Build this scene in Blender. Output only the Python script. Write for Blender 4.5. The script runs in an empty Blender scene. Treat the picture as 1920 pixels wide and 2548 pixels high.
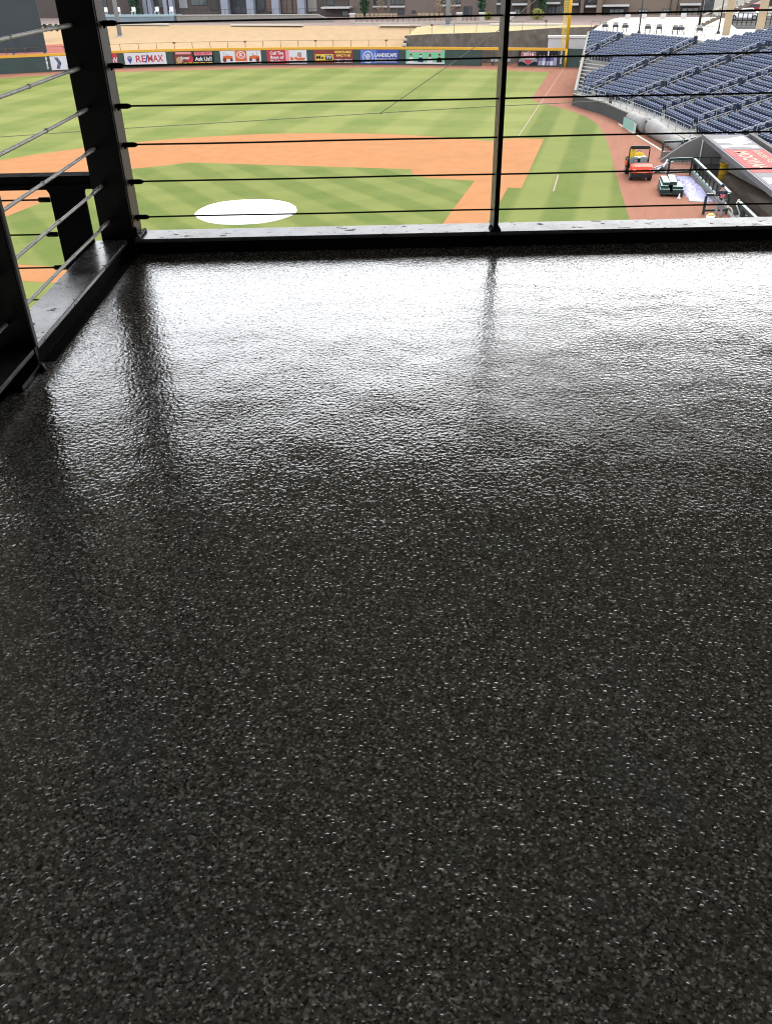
import bpy, bmesh, math, random
from mathutils import Matrix, Vector
R_ = math.radians
random.seed(7)
SC = bpy.context.scene
COL = SC.collection

# ------------------------------------------------------------------ camera
CAM = Vector((-35.779, -8.036, 12.560))
RV = Vector((0.24206975, -0.97012596, -0.01605813))
UV_ = Vector((0.53395418, 0.11937914, 0.83704334))
FV = Vector((0.81012047, 0.21119718, -0.54690088))
FPX, CX, CY = 2088.2, 960.0, 1274.0
cd = bpy.data.cameras.new("camera")
cd.sensor_fit = 'VERTICAL'; cd.sensor_height = 36.0; cd.sensor_width = 36.0
cd.lens = 36.0 * FPX / 2548.0
cd.clip_start = 0.05; cd.clip_end = 6000
cam = bpy.data.objects.new("camera", cd); COL.objects.link(cam)
m = Matrix((RV, UV_, -FV)).transposed().to_4x4(); m.translation = CAM
cam.matrix_world = m
SC.camera = cam

# ------------------------------------------------------------------ light
SUN_EL, SUN_AZ = 42.0, -14.0     # azimuth measured from +x towards +y
w = bpy.data.worlds.new("World"); SC.world = w; w.use_nodes = True
nt = w.node_tree; nt.nodes.clear()
sky = nt.nodes.new('ShaderNodeTexSky'); sky.sky_type = 'NISHITA'; sky.sun_disc = False
sky.sun_elevation = R_(SUN_EL); sky.sun_rotation = R_(90 - SUN_AZ)
sky.air_density = 1.0; sky.dust_density = 6.0; sky.ozone_density = 1.0
hs = nt.nodes.new('ShaderNodeHueSaturation'); hs.inputs['Saturation'].default_value = 0.35
veil = nt.nodes.new('ShaderNodeMixRGB'); veil.inputs[0].default_value = 0.78; veil.inputs[2].default_value = (6.9, 7.15, 7.5, 1)   # bright even cloud deck over the clear sky
bg = nt.nodes.new('ShaderNodeBackground'); bg.inputs['Strength'].default_value = 0.15
wo = nt.nodes.new('ShaderNodeOutputWorld')
nt.links.new(sky.outputs[0], hs.inputs['Color']); nt.links.new(hs.outputs[0], veil.inputs[1]); nt.links.new(veil.outputs[0], bg.inputs['Color'])
nt.links.new(bg.outputs[0], wo.inputs[0])
sl = bpy.data.lights.new("sun", 'SUN'); sl.energy = 0.8; sl.angle = R_(26); sl.color = (1, .96, .9)
so = bpy.data.objects.new("sun", sl); COL.objects.link(so)
sd = Vector((math.cos(R_(SUN_EL)) * math.cos(R_(SUN_AZ)), math.cos(R_(SUN_EL)) * math.sin(R_(SUN_AZ)), math.sin(R_(SUN_EL))))
so.rotation_euler = sd.to_track_quat('Z', 'Y').to_euler(); so.location = (30, 10, 80)
SC.view_settings.view_transform = 'Standard'; SC.view_settings.look = 'None'
SC.view_settings.exposure = 1.55; SC.view_settings.gamma = 1.0
SC.render.engine = 'CYCLES'
SC.cycles.max_bounces = 8; SC.cycles.caustics_reflective = False; SC.cycles.caustics_refractive = False
SC.cycles.sample_clamp_indirect = 8.0; SC.cycles.filter_width = 1.1

# ------------------------------------------------------------------ survey helpers
def ray(px, py): return FV * FPX + RV * (px - CX) + UV_ * (CY - py)
def at(px, py, z=0.0):
    d = ray(px, py); t = (z - CAM.z) / d.z; return CAM + d * t
def atx(px, py, x):
    d = ray(px, py); t = (x - CAM.x) / d.x; return CAM + d * t

# ------------------------------------------------------------------ node helpers
class NT:
    def __init__(s, name):
        s.m = bpy.data.materials.new(name); s.m.use_nodes = True
        s.t = s.m.node_tree; s.b = s.t.nodes['Principled BSDF']
    def n(s, ty, **kw):
        x = s.t.nodes.new(ty)
        for k, v in kw.items(): setattr(x, k, v)
        return x
    def l(s, a, b): s.t.links.new(a, b)
    def val(s, sock, v):
        if hasattr(v, 'type') and hasattr(v, 'links'): s.l(v, sock)
        else: sock.default_value = v
    def math(s, op, a, b=0.0, c=0.0):
        x = s.n('ShaderNodeMath', operation=op)
        s.val(x.inputs[0], a); s.val(x.inputs[1], b); s.val(x.inputs[2], c); return x.outputs[0]
    def obj(s): return s.n('ShaderNodeTexCoord').outputs['Object']
    def xyz(s, v): x = s.n('ShaderNodeSeparateXYZ'); s.l(v, x.inputs[0]); return x.outputs
    def scale(s, v, sc):
        x = s.n('ShaderNodeMapping'); s.l(v, x.inputs['Vector']); x.inputs['Scale'].default_value = sc; return x.outputs[0]
    def noise(s, v, sc, det=3, rough=.55, dist=0):
        x = s.n('ShaderNodeTexNoise'); s.l(v, x.inputs['Vector']); x.inputs['Scale'].default_value = sc
        x.inputs['Detail'].default_value = det; x.inputs['Roughness'].default_value = rough
        x.inputs['Distortion'].default_value = dist; return x.outputs['Fac']
    def voro(s, v, sc, feat='F1', out='Color', rnd=1.0):
        x = s.n('ShaderNodeTexVoronoi', feature=feat); s.l(v, x.inputs['Vector']); x.inputs['Scale'].default_value = sc
        x.inputs['Randomness'].default_value = rnd; return x.outputs[out]
    def ramp(s, f, stops, interp='LINEAR'):
        x = s.n('ShaderNodeValToRGB'); x.color_ramp.interpolation = interp; s.val(x.inputs[0], f)
        e = x.color_ramp.elements
        while len(e) < len(stops): e.new(.5)
        for k, (p, c) in enumerate(stops):
            e[k].position = p; e[k].color = (*c, 1) if len(c) == 3 else c
        return x.outputs[0]
    def rng(s, f, a, b, c, d):
        x = s.n('ShaderNodeMapRange'); s.val(x.inputs[0], f)
        for k, v in zip((1, 2, 3, 4), (a, b, c, d)): x.inputs[k].default_value = v
        return x.outputs[0]
    def mix(s, f, a, b, mode='MIX'):
        x = s.n('ShaderNodeMix', data_type='RGBA', blend_type=mode)
        s.val(x.inputs[0], f)
        for sock, v in ((x.inputs[6], a), (x.inputs[7], b)):
            if isinstance(v, tuple): sock.default_value = (*v, 1) if len(v) == 3 else v
            else: s.l(v, sock)
        return x.outputs[2]
    def bump(s, h, st, dist, normal=None):
        x = s.n('ShaderNodeBump'); s.val(x.inputs['Strength'], st); x.inputs['Distance'].default_value = dist
        s.l(h, x.inputs['Height'])
        if normal is not None: s.l(normal, x.inputs['Normal'])
        return x.outputs[0]
    def set(s, col=None, rough=None, metal=None, normal=None, spec=None):
        for k, v in (('Base Color', col), ('Roughness', rough), ('Metallic', metal), ('Specular IOR Level', spec)):
            if v is None: continue
            if isinstance(v, tuple): v = (*v, 1) if len(v) == 3 else v
            s.val(s.b.inputs[k], v)
        if normal is not None: s.l(normal, s.b.inputs['Normal'])
        return s.m

MATS = {}
def mat(name, col, rough=.6, metal=0.0, var=.18, sc=3.0, bump=0.0, bsc=60, spec=.22, stain=None):
    if name in MATS: return MATS[name]
    t = NT(name); o = t.obj()
    f = t.noise(o, sc, 5, .62)
    d = tuple(c * (1 - var) for c in col); b = tuple(min(1, c * (1 + var)) for c in col)
    c = t.ramp(f, [(.3, d), (.7, b)])
    if stain:
        g = t.rng(t.noise(o, stain[1], 6, .7), .55, .68, 0, stain[2]); c = t.mix(g, c, stain[0])
    r = t.rng(t.noise(o, sc * 4, 3), .3, .7, max(0, rough - .08), min(1, rough + .08))
    nrm = t.bump(t.noise(o, bsc, 4), 1.0, bump) if bump else None
    MATS[name] = t.set(c, r, metal, nrm, spec); return MATS[name]

# ------------------------------------------------------------------ mesh helpers
class MB:
    def __init__(s, off=(0, 0, 0)): s.v = []; s.f = []; s.off = Vector(off)
    def add(s, vs, fs):
        b = len(s.v); s.v += [Vector(v) - s.off for v in vs]; s.f += [tuple(b + i for i in f) for f in fs]; return s
    def box(s, x0, x1, y0, y1, z0, z1):
        return s.add([(x0, y0, z0), (x1, y0, z0), (x1, y1, z0), (x0, y1, z0), (x0, y0, z1), (x1, y0, z1), (x1, y1, z1), (x0, y1, z1)],
                     [(0, 3, 2, 1), (4, 5, 6, 7), (0, 1, 5, 4), (1, 2, 6, 5), (2, 3, 7, 6), (3, 0, 4, 7)])
    def obox(s, p, q, wd, z0, z1, side=0.0):
        """box along plan line p->q of width wd; side shifts it sideways (left of travel)"""
        p = Vector((p[0], p[1], 0)); q = Vector((q[0], q[1], 0)); t = (q - p).normalized(); n = Vector((-t.y, t.x, 0))
        a = n * (side + wd / 2); c = n * (side - wd / 2)
        B = [p + c, q + c, q + a, p + a]
        return s.prism([(k.x, k.y) for k in B], z0, z1)
    def prism(s, pts, z0, z1):
        n = len(pts); ar = sum(pts[i][0] * pts[(i + 1) % n][1] - pts[(i + 1) % n][0] * pts[i][1] for i in range(n))
        if ar < 0: pts = pts[::-1]
        vs = [(x, y, z0) for x, y in pts] + [(x, y, z1) for x, y in pts]
        return s.add(vs, [tuple(range(n))[::-1], tuple(range(n, 2 * n))] + [(i, (i + 1) % n, n + (i + 1) % n, n + i) for i in range(n)])
    def bar(s, a, b, w_, h_, up=(0, 0, 1)):
        a = Vector(a); b = Vector(b); t = (b - a).normalized(); u = Vector(up)
        if abs(t.dot(u)) > .98: u = Vector((1, 0, 0))
        r = t.cross(u).normalized() * (w_ / 2); u = r.cross(t).normalized() * (h_ / 2)
        vs = [a - r - u, a + r - u, a + r + u, a - r + u, b - r - u, b + r - u, b + r + u, b - r + u]
        return s.add(vs, [(0, 1, 2, 3), (7, 6, 5, 4), (0, 4, 5, 1), (1, 5, 6, 2), (2, 6, 7, 3), (3, 7, 4, 0)])
    def tube(s, pts, r, n=8, cap=True):
        pts = [Vector(p) for p in pts]; rs = r if isinstance(r, (list, tuple)) else [r] * len(pts)
        rings = []; ref = None
        for i, p in enumerate(pts):
            t = (pts[min(i + 1, len(pts) - 1)] - pts[max(i - 1, 0)]).normalized()
            if ref is None: ref = Vector((0, 0, 1)) if abs(t.z) < .9 else Vector((1, 0, 0))
            u = (ref - t * ref.dot(t)).normalized(); ref = u; v = t.cross(u)
            rings.append([p + (u * math.cos(2 * math.pi * k / n) + v * math.sin(2 * math.pi * k / n)) * rs[i] for k in range(n)])
        vs = [q for g in rings for q in g]; fs = []
        for i in range(len(pts) - 1):
            for k in range(n):
                fs.append((i * n + k, i * n + (k + 1) % n, (i + 1) * n + (k + 1) % n, (i + 1) * n + k))
        if cap: fs += [tuple(range(n))[::-1], tuple(range((len(pts) - 1) * n, len(pts) * n))]
        return s.add(vs, fs)
    def lathe(s, c, prof, n=16):
        vs = []; fs = []
        for r, z in prof:
            vs += [(c[0] + r * math.cos(2 * math.pi * k / n), c[1] + r * math.sin(2 * math.pi * k / n), c[2] + z) for k in range(n)]
        for i in range(len(prof) - 1):
            for k in range(n): fs.append((i * n + k, i * n + (k + 1) % n, (i + 1) * n + (k + 1) % n, (i + 1) * n + k))
        fs += [tuple(range(n))[::-1], tuple(range((len(prof) - 1) * n, len(prof) * n))]
        return s.add(vs, fs)
    def ball(s, c, r, n=10, m_=7, sq=(1, 1, 1)):
        prof = []
        vs = []; fs = []
        for i in range(m_ + 1):
            a = math.pi * i / m_ - math.pi / 2
            for k in range(n):
                b = 2 * math.pi * k / n
                vs.append((c[0] + r * sq[0] * math.cos(a) * math.cos(b), c[1] + r * sq[1] * math.cos(a) * math.sin(b), c[2] + r * sq[2] * math.sin(a)))
        for i in range(m_):
            for k in range(n): fs.append((i * n + k, i * n + (k + 1) % n, (i + 1) * n + (k + 1) % n, (i + 1) * n + k))
        return s.add(vs, fs)
    def mesh(s, name, material, smooth=False):
        me = bpy.data.meshes.new(name); me.from_pydata([tuple(v) for v in s.v], [], s.f)
        if material: me.materials.append(material)
        if smooth:
            me.polygons.foreach_set('use_smooth', [True] * len(me.polygons))
        me.validate(); me.update(); return me
    def build(s, name, material, parent=None, smooth=False, bevel=0.0):
        o = bpy.data.objects.new(name, s.mesh(name, material, smooth)); COL.objects.link(o)
        if parent: o.parent = parent
        if bevel:
            b = o.modifiers.new('bevel', 'BEVEL'); b.width = bevel; b.segments = 2; b.limit_method = 'ANGLE'
        return o

def tag(o, label=None, cat=None, group=None, kind=None):
    if label: o['label'] = label
    if cat: o['category'] = cat
    if group: o['group'] = group
    if kind: o['kind'] = kind
    return o
def thing(name, label, cat, loc=(0, 0, 0), rz=0.0, group=None):
    o = bpy.data.objects.new(name, None); COL.objects.link(o); o.location = loc; o.rotation_euler = (0, 0, rz)
    o.empty_display_size = .2
    return tag(o, label, cat, group)
def copy_tree(root, loc, rz=None, label=None):
    r = root.copy(); COL.objects.link(r); r.location = loc
    if rz is not None: r.rotation_euler = (0, 0, rz)
    if label: r['label'] = label
    for ch in root.children:
        c = ch.copy(); COL.objects.link(c); c.parent = r
        for g in ch.children:
            d = g.copy(); COL.objects.link(d); d.parent = c
    return r
def struct(name, mb, material, smooth=False):
    return tag(mb.build(name, material, None, smooth), kind='structure')
def flat(pts, z):
    mb = MB(); n = len(pts)
    ar = sum(pts[i][0] * pts[(i + 1) % n][1] - pts[(i + 1) % n][0] * pts[i][1] for i in range(n))
    if ar < 0: pts = pts[::-1]
    return mb.add([(x, y, z) for x, y in pts], [tuple(range(n))])
def tess(o):
    bm = bmesh.new(); bm.from_mesh(o.data); bmesh.ops.triangulate(bm, faces=bm.faces[:]); bm.to_mesh(o.data); bm.free(); return o

def text_mesh(s, size, ext=.008, bold=0.0, shear=0.0, xs=1.0):
    cu = bpy.data.curves.new('lettering', 'FONT'); cu.body = s; cu.size = size; cu.extrude = ext
    cu.offset = bold; cu.shear = shear; cu.align_x = 'CENTER'; cu.align_y = 'CENTER'; cu.resolution_u = 3
    o = bpy.data.objects.new('lettering', cu); COL.objects.link(o)
    dg = bpy.context.evaluated_depsgraph_get(); me = bpy.data.meshes.new_from_object(o.evaluated_get(dg))
    bpy.data.objects.remove(o); bpy.data.curves.remove(cu)
    for v in me.vertices: v.co.x *= xs
    return me
def lettering(parent, s, u, v, size, material, xs=1.0, bold=.01, shear=0.0, proud=.012, name='lettering', wfit=None):
    """text on a panel whose local frame is x along, z up, -y outwards"""
    me = text_mesh(s, size, .006, bold, shear, xs)
    if wfit:
        xs_ = [q.co.x for q in me.vertices]; k = wfit / max(1e-6, max(xs_) - min(xs_))
        for q in me.vertices: q.co.x *= k
    me.materials.clear(); me.materials.append(material)
    o = bpy.data.objects.new(name, me); COL.objects.link(o); o.parent = parent
    o.rotation_euler = (R_(90), 0, 0); o.location = (u, -proud, v); return o

# ------------------------------------------------------------------ materials
M_steel = mat('black_painted_steel', (.0028, .0029, .003), .34, 0, .3, 9, .0003, 140, .09)
def sill_mat(nm_='weathered_black_sill', sp_=.38):
    t = NT(nm_); o = t.obj()
    f = t.noise(o, 14, 6, .7)
    c = t.ramp(f, [(.35, (.06, .06, .066)), (.7, (.12, .12, .13))])
    spots = t.rng(t.noise(t.scale(o, (1, 1.6, 1)), 34, 3, .6),   .665, .70, 0, 1)
    blot = t.rng(t.noise(t.scale(o, (1, 1.7, 1)), 17, 4, .65), .60, .68, 0, .75)
    spots = t.math('MAXIMUM', spots, blot)
    c = t.mix(spots, c, (.004, .004, .004))
    r = t.math('ADD', t.rng(f, .3, .7, .16, .3), t.math('MULTIPLY', spots, .5))
    h = t.math('ADD', t.noise(o, 40, 4), t.math('MULTIPLY', spots, .5))
    return t.set(c, r, 0, t.bump(h, .5, .0008), t.math('SUBTRACT', sp_, t.math('MULTIPLY', spots, sp_ * .9)))
M_sill = sill_mat(); M_sill2 = sill_mat('glossy_black_sill', 1.0)  # left copy: same sill, higher specular so it reflects brighter
def post_mat():
    t = NT('lit_scuffed_flange'); o = t.obj()
    f = t.noise(t.scale(o, (1, 1, .35)), 18, 7, .72)
    c = t.ramp(f, [(.36, (.006, .0055, .005)), (.5, (.028, .026, .024)), (.7, (.055, .052, .048))])
    return t.set(c, t.rng(f, .3, .7, .3, .5), 0, t.bump(f, .4, .001), .6)
M_flange = post_mat()  # mottled side face: sky-lit tone of the black post put into the colour
M_cable = mat('stainless_cable', (.60, .59, .56), .5, .35, .12, 30, 0, 60, .5)
M_cable_backlit = mat('backlit_cable', (.004, .004, .004), .5, 0, .2, 30)  # same cable in near black, its backlit look put into the colour
def floor_mat():
    t = NT('flake_epoxy_floor'); o = t.obj()
    a = t.voro(o, 430); b = t.voro(t.scale(o, (1, 1.2, 1)), 275)
    ax = t.xyz(a)[0]; bx = t.xyz(b)
    c = t.ramp(ax, [(0, (.022, .020, .017)), (.26, (.120, .111, .098)), (.62, (.185, .172, .152)), (.86, (.40, .38, .345)), (.955, (.85, .82, .77))], 'CONSTANT')
    c2 = t.ramp(bx[1], [(0, (.045, .041, .035)), (.32, (.130, .121, .106)), (.62, (.175, .163, .144)), (.88, (.58, .555, .51))], 'CONSTANT')
    c = t.mix(.45, c, c2)
    g = t.rng(t.noise(o, 5.5, 4, .65), .56, .68, 0, .6); c = t.mix(g, c, t.mix(.5, c, (.125, .185, .165)))
    rd = t.rng(t.noise(t.scale(o, (1.3, .8, 1)), 2.6, 4, .6), .58, .7, 0, .5); c = t.mix(rd, c, t.mix(.4, c, (.20, .145, .135)))
    n1 = t.noise(o, 128, 1.5, .5); n2 = t.noise(o, 300, 1, .5); n3 = t.noise(o, 5, 2)
    vd = t.voro(o, 118, 'F1', 'Distance'); vc = t.xyz(t.voro(o, 118))[0]
    dome = t.math('MAXIMUM', t.math('SUBTRACT', 1.0, t.math('POWER', t.math('DIVIDE', vd, t.rng(vc, 0, 1, .12, .31)), 2.0)), 0.0)
    dome = t.math('MULTIPLY', dome, t.rng(vc, 0, 1, .00022, .00068))
    h = t.math('ADD', t.math('ADD', t.math('MULTIPLY', n1, t.rng(t.noise(o, 2.2, 4, .6), .35, .65, .00074, .00108)), t.math('MULTIPLY', n2, .00017)), t.math('ADD', dome, t.math('MULTIPLY', n3, .004)))
    t.b.inputs['IOR'].default_value = 1.65; t.b.inputs['Coat Weight'].default_value = .85; t.b.inputs['Coat Roughness'].default_value = .015; t.b.inputs['Coat IOR'].default_value = 1.65
    nm = t.bump(h, 1.0, 1.0); t.l(nm, t.b.inputs['Coat Normal'])
    dull = t.rng(t.noise(t.scale(o, (1, .45, 1)), 3.1, 6, .7), .45, .72, .015, .055)
    t.l(t.math('MULTIPLY', dull, .6), t.b.inputs['Coat Roughness'])
    return t.set(c, dull, 0, nm, .5)
M_floor = floor_mat()
M_ceil = mat('dark_soffit', (.12, .115, .11), .7, 0, .2, 2)

# ------------------------------------------------------------------ the deck the photo is taken from
DA = R_(-74.842)
MD = Matrix.Translation((CAM.x, CAM.y, CAM.z - .75)) @ Matrix.Rotation(DA, 4, 'Z')
def dthing(name, label, cat, base, group=None):
    o = thing(name, label, cat, MD @ Vector(base), DA, group); return o
def dstruct(name, mb, material, bevel=0):
    o = mb.build(name, material, None, False, bevel); o.matrix_world = MD; return tag(o, kind='structure')
YF = 2.578          # inner edge of the front sill
XL = -.735          # inner edge of the left sill
ZF = .022
dstruct('floor', MB().box(XL - .02, 7.0, -5.0, YF + .02, -.25, ZF), M_floor)
dstruct('ceiling', MB().box(-9, 16, -6, 8.3, 3.2, 3.6), M_ceil)
dstruct('wall_back', MB().box(-9, 16, -5.4, -5.1, -.25, 3.19), M_ceil)

HS = .0675
CZ = [.1215 + .1013 * k for k in range(10)]
# front railing
B0 = (-.76, YF, 0)
fr = dthing('cable_railing', 'front railing with thick corner post, slim post and backlit cables above a speckled sill', 'railing', B0)
def P(mb_fn, name, material, parent, base, bevel=0, smooth=False):
    mb = MB(base); mb_fn(mb); return mb.build(name, material, parent, smooth, bevel)
P(lambda b: (b.box(-.714, 7.0, YF, YF + .105, HS - .011, HS)), 'sill_plate', M_sill, fr, B0, .002)
P(lambda b: (b.box(-.71, 7.0, YF + .004, YF + .016, -.2, HS - .012), b.box(-.71, 7.0, YF + .09, YF + .102, -.2, HS - .012)), 'sill_web', M_steel, fr, B0, .001)
cp = P(lambda b: (b.box(-.812, -.7155, YF - .002, YF + .010, -.2, 3.19), b.box(-.812, -.7155, YF + .092, YF + .104, -.2, 3.19), b.box(-.79, -.78, YF + .0105, YF + .0915, -.2, 3.19)), 'corner_post', M_steel, fr, B0, .002)
P(lambda b: b.box(-.7245, -.7135, YF + .0105, YF + .0915, HS + .001, 3.19), 'post_side_plate', M_flange, cp, B0, .001)
wl = MB(B0)
for k in range(14):
    wl.ball((-.705 + .002 * random.random(), YF + .008 + k * .0065, HS + .003 + .002 * random.random()), .006 + .002 * random.random(), 7, 5)
for k in range(6): wl.ball((-.709, YF + .012, HS + .008 + k * .004), .006, 6, 4)
wl.build('weld_bead', M_flange, cp, True)
def slim(b, x, top=1.15): b.box(x - .0065, x + .0065, YF + .006, YF + .098, HS + .0005, top)
M_guard = mat('matt_black_steel', (.0022, .0022, .0024), .75, 0, .2, 9, 0, 60, .06)
M_slim = mat('slim_post_paint', (.02, .019, .018), .4, 0, .3, 12, .0003, 120, .35)
for x in (.372, 1.6, 2.83, 4.06):
    sp = P(lambda b: slim(b, x), 'slim_post', M_slim, fr, B0, .0008)
    P(lambda b: b.box(x - .0068, x + .0068, YF + .0035, YF + .0062, HS + .001, 1.15), 'front_edge', M_steel, sp, B0)
    P(lambda b: [b.ball((x + sx * .010, YF + .004 + .02 * j, HS + .002), .007, 6, 4) for sx in (-1, 1) for j in range(3)], 'weld_bead', M_steel, sp, B0, 0, True)
P(lambda b: b.box(-.713, 7.0, YF + .01, YF + .095, 1.1505, 1.19), 'top_rail', M_steel, fr, B0, .004)
for i, z in enumerate(CZ):
    y = YF + .045
    def wire(b):
        pts = [(-.676 + (7.0 + .676) * k / 40, y, z + .0006 * math.sin(k * 1.7 + i)) for k in range(41)]; b.tube(pts, .0025, 6)
    cb = P(wire, 'cable', M_cable_backlit, fr, B0, 0, True)
    def fit(b):
        b.tube([(-.716, y, z), (-.711, y, z), (-.7105, y, z), (-.681, y, z), (-.678, y, z), (-.672, y, z)], [.006, .006, .0072, .0072, .0062, .0042], 10)
    P(fit, 'cable_fitting', M_steel, cb, B0, 0, True)
    P(lambda b: b.ball((-.708, y, z - .0085), .004, 6, 4), 'set_screw', M_steel, cb, B0, 0, True)
# left railing
BL = (-.78, 1.74, 0)
lf = dthing('cable_railing', 'left cable railing with pale steel cables running towards the camera above a wide scuffed sill', 'railing', BL)
P(lambda b: (b.box(XL - .095, XL, 1.745, YF - .003, HS - .011, HS)), 'sill_plate', M_sill2, lf, BL, .002)
P(lambda b: (b.box(XL - .02, XL - .006, 1.745, YF - .003, -.2, HS - .012), b.box(XL - .09, XL - .08, 1.745, YF - .003, -.2, HS - .012)), 'sill_web', M_guard, lf, BL, .001)
P(lambda b: (b.box(XL - .085, XL - .002, -1.5, 1.725, HS - .013, HS - .002)), 'sill_plate', M_slim, lf, BL, .002)
P(lambda b: (b.box(XL - .07, XL - .04, -1.5, 1.72, -.2, HS - .014)), 'sill_web', M_steel, lf, BL, .001)
P(lambda b: (b.box(XL - .004, XL + .026, 1.76, YF - .002, -.1, ZF + .0015)), 'edge_angle', M_guard, lf, BL, .001)
p2 = P(lambda b: (b.box(XL - .115, XL - .001, 1.728, 1.742, -.2, 3.19), b.box(XL - .115, XL - .10, 1.65, 1.7275, HS, 3.19)), 'post', M_steel, lf, BL, .0015)
P(lambda b: b.box(XL - .0008, XL + .004, 1.7275, 1.7425, HS + .0005, 3.19), 'edge_strip', M_slim, p2, BL, .001)
P(lambda b: b.ball((XL - .09, 1.7265, .24), .006, 8, 5), 'bolt', M_cable, p2, BL, 0, True)
P(lambda b: (b.box(XL - .11, XL + .008, 1.60, 1.727, ZF + .0005, ZF + .012)), 'base_plate', M_steel, p2, BL, .002)
P(lambda b: [b.ball((XL + .006 + .004 * k, 1.722 - .006 * k, ZF + .004), .009 - .001 * k, 7, 5) for k in range(4)], 'weld_bead', M_slim, p2, BL, 0, True)
for y in (.4, -.9):
    P(lambda b: b.box(XL - .1, XL - .001, y, y + .012, -.2, 3.19), 'post', M_steel, lf, BL, .0015)
P(lambda b: b.box(XL - .09, XL - .005, -1.5, 1.7275, 1.1505, 1.19), 'top_rail', M_steel, lf, BL, .004)
P(lambda b: b.box(XL - .09, XL - .005, 1.743, YF - .004, 1.1505, 1.19), 'top_rail', M_steel, lf, BL, .004)
for i, z in enumerate(CZ):
    x = XL - .047
    cb = P(lambda b: b.tube([(x, -1.5 + (YF + 1.49) * k / 30, z + .0006 * math.sin(k + i)) for k in range(31)], .0042, 7), 'cable', M_cable, lf, BL, 0, True)
    P(lambda b: (b.tube([(x, YF - .10, z), (x, YF - .098, z), (x, YF - .03, z), (x, YF - .0025, z)], [.0046, .0056, .0056, .0046], 9)), 'cable_fitting', M_cable, cb, BL, 0, True)
    P(lambda b: b.tube([(x, YF - .36 - .05 * (i % 3), z), (x, YF - .357 - .05 * (i % 3), z)], .0056, 9), 'crimp_ring', M_cable, cb, BL, 0, True)
# lower guard railing of the neighbouring landing, in line with the front
BG = (-1.1, YF + .05, -.5)
gd = dthing('guard_railing', 'lower black guard railing with rounded plate post beyond the left sill', 'railing', BG)
yg = YF + .05
TZ = .2255
P(lambda b: (b.box(-3.2, -.813, yg - .03, yg + .03, TZ, TZ + .022), b.box(-3.2, -.813, yg - .036, yg + .02, TZ - .0145, TZ - .0005)), 'top_rail', M_guard, gd, BG, .002)
def plate(b):
    # flat plate post with flared, rounded shoulders under the rail
    zt = TZ - .015; x0, x1 = -.955, -.852
    pts = []
    for k in range(7): a = R_(90 * k / 6); pts.append((x0 - .022 + .022 * math.sin(a), zt - .022 + .022 * math.cos(a)))
    pts.append((x0, -.9)); pts.append((x1, -.9))
    for k in range(7): a = R_(90 * (6 - k) / 6); pts.append((x1 + .0185 - .0185 * math.sin(a), zt - .0185 + .0185 * math.cos(a)))
    pts.append((-.8315, zt)); pts.append((-.8135, zt))
    pts = [q for i, q in enumerate(pts) if i == 0 or q != pts[i - 1]][:-1]
    n = len(pts); vs = [(x, yg - .006, z) for x, z in pts] + [(x, yg + .006, z) for x, z in pts]
    b.add(vs, [tuple(range(n)), tuple(range(n, 2 * n))[::-1]] + [(i, n + i, n + (i + 1) % n, (i + 1) % n) for i in range(n)])
P(plate, 'plate_post', M_guard, gd, BG)
for i in range(6):
    z = .1762 - .1013 * i
    cb = P(lambda b: b.tube([(-3.2, yg, z), (-.99, yg, z)], .0026, 6), 'cable', M_cable_backlit, gd, BG, 0, True)
    P(lambda b: b.tube([(-.995, yg, z), (-.99, yg, z), (-.9585, yg, z)], [.0045, .0075, .0075], 9), 'cable_fitting', M_steel, cb, BG, 0, True)
P(lambda b: b.box(-3.2, -3.1, yg - .05, yg + .05, -.9, TZ - .016), 'end_post', M_steel, gd, BG)
# unseen beam, made up to mirror a dark band into the glossy floor
BC = (4.5, 6.2, 3.2)
tag_c = dthing('mirrored_band_beam', 'unseen dark tapered beam added for the dark band mirrored in the shiny floor', 'beam', BC)
ob_ = [(.6, 1.70), (1.4, 1.64), (14, 1.60), (14, 2.15), (4.0, 2.10), (1.9, 1.96), (.6, 1.76)]
P(lambda b: b.add([(x, 5.9, z) for x, z in ob_] + [(x, 6.2, z) for x, z in ob_], [tuple(range(7)), tuple(range(7, 14))[::-1]] + [(i, 7 + i, 7 + (i + 1) % 7, (i + 1) % 7) for i in range(7)]), 'beam', M_steel, tag_c, BC)
for x in (5.5, 10, 13.5): P(lambda b: b.box(x, x + .05, 6.02, 6.07, 1.8, 3.199), 'hanger', M_steel, tag_c, BC)

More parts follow.
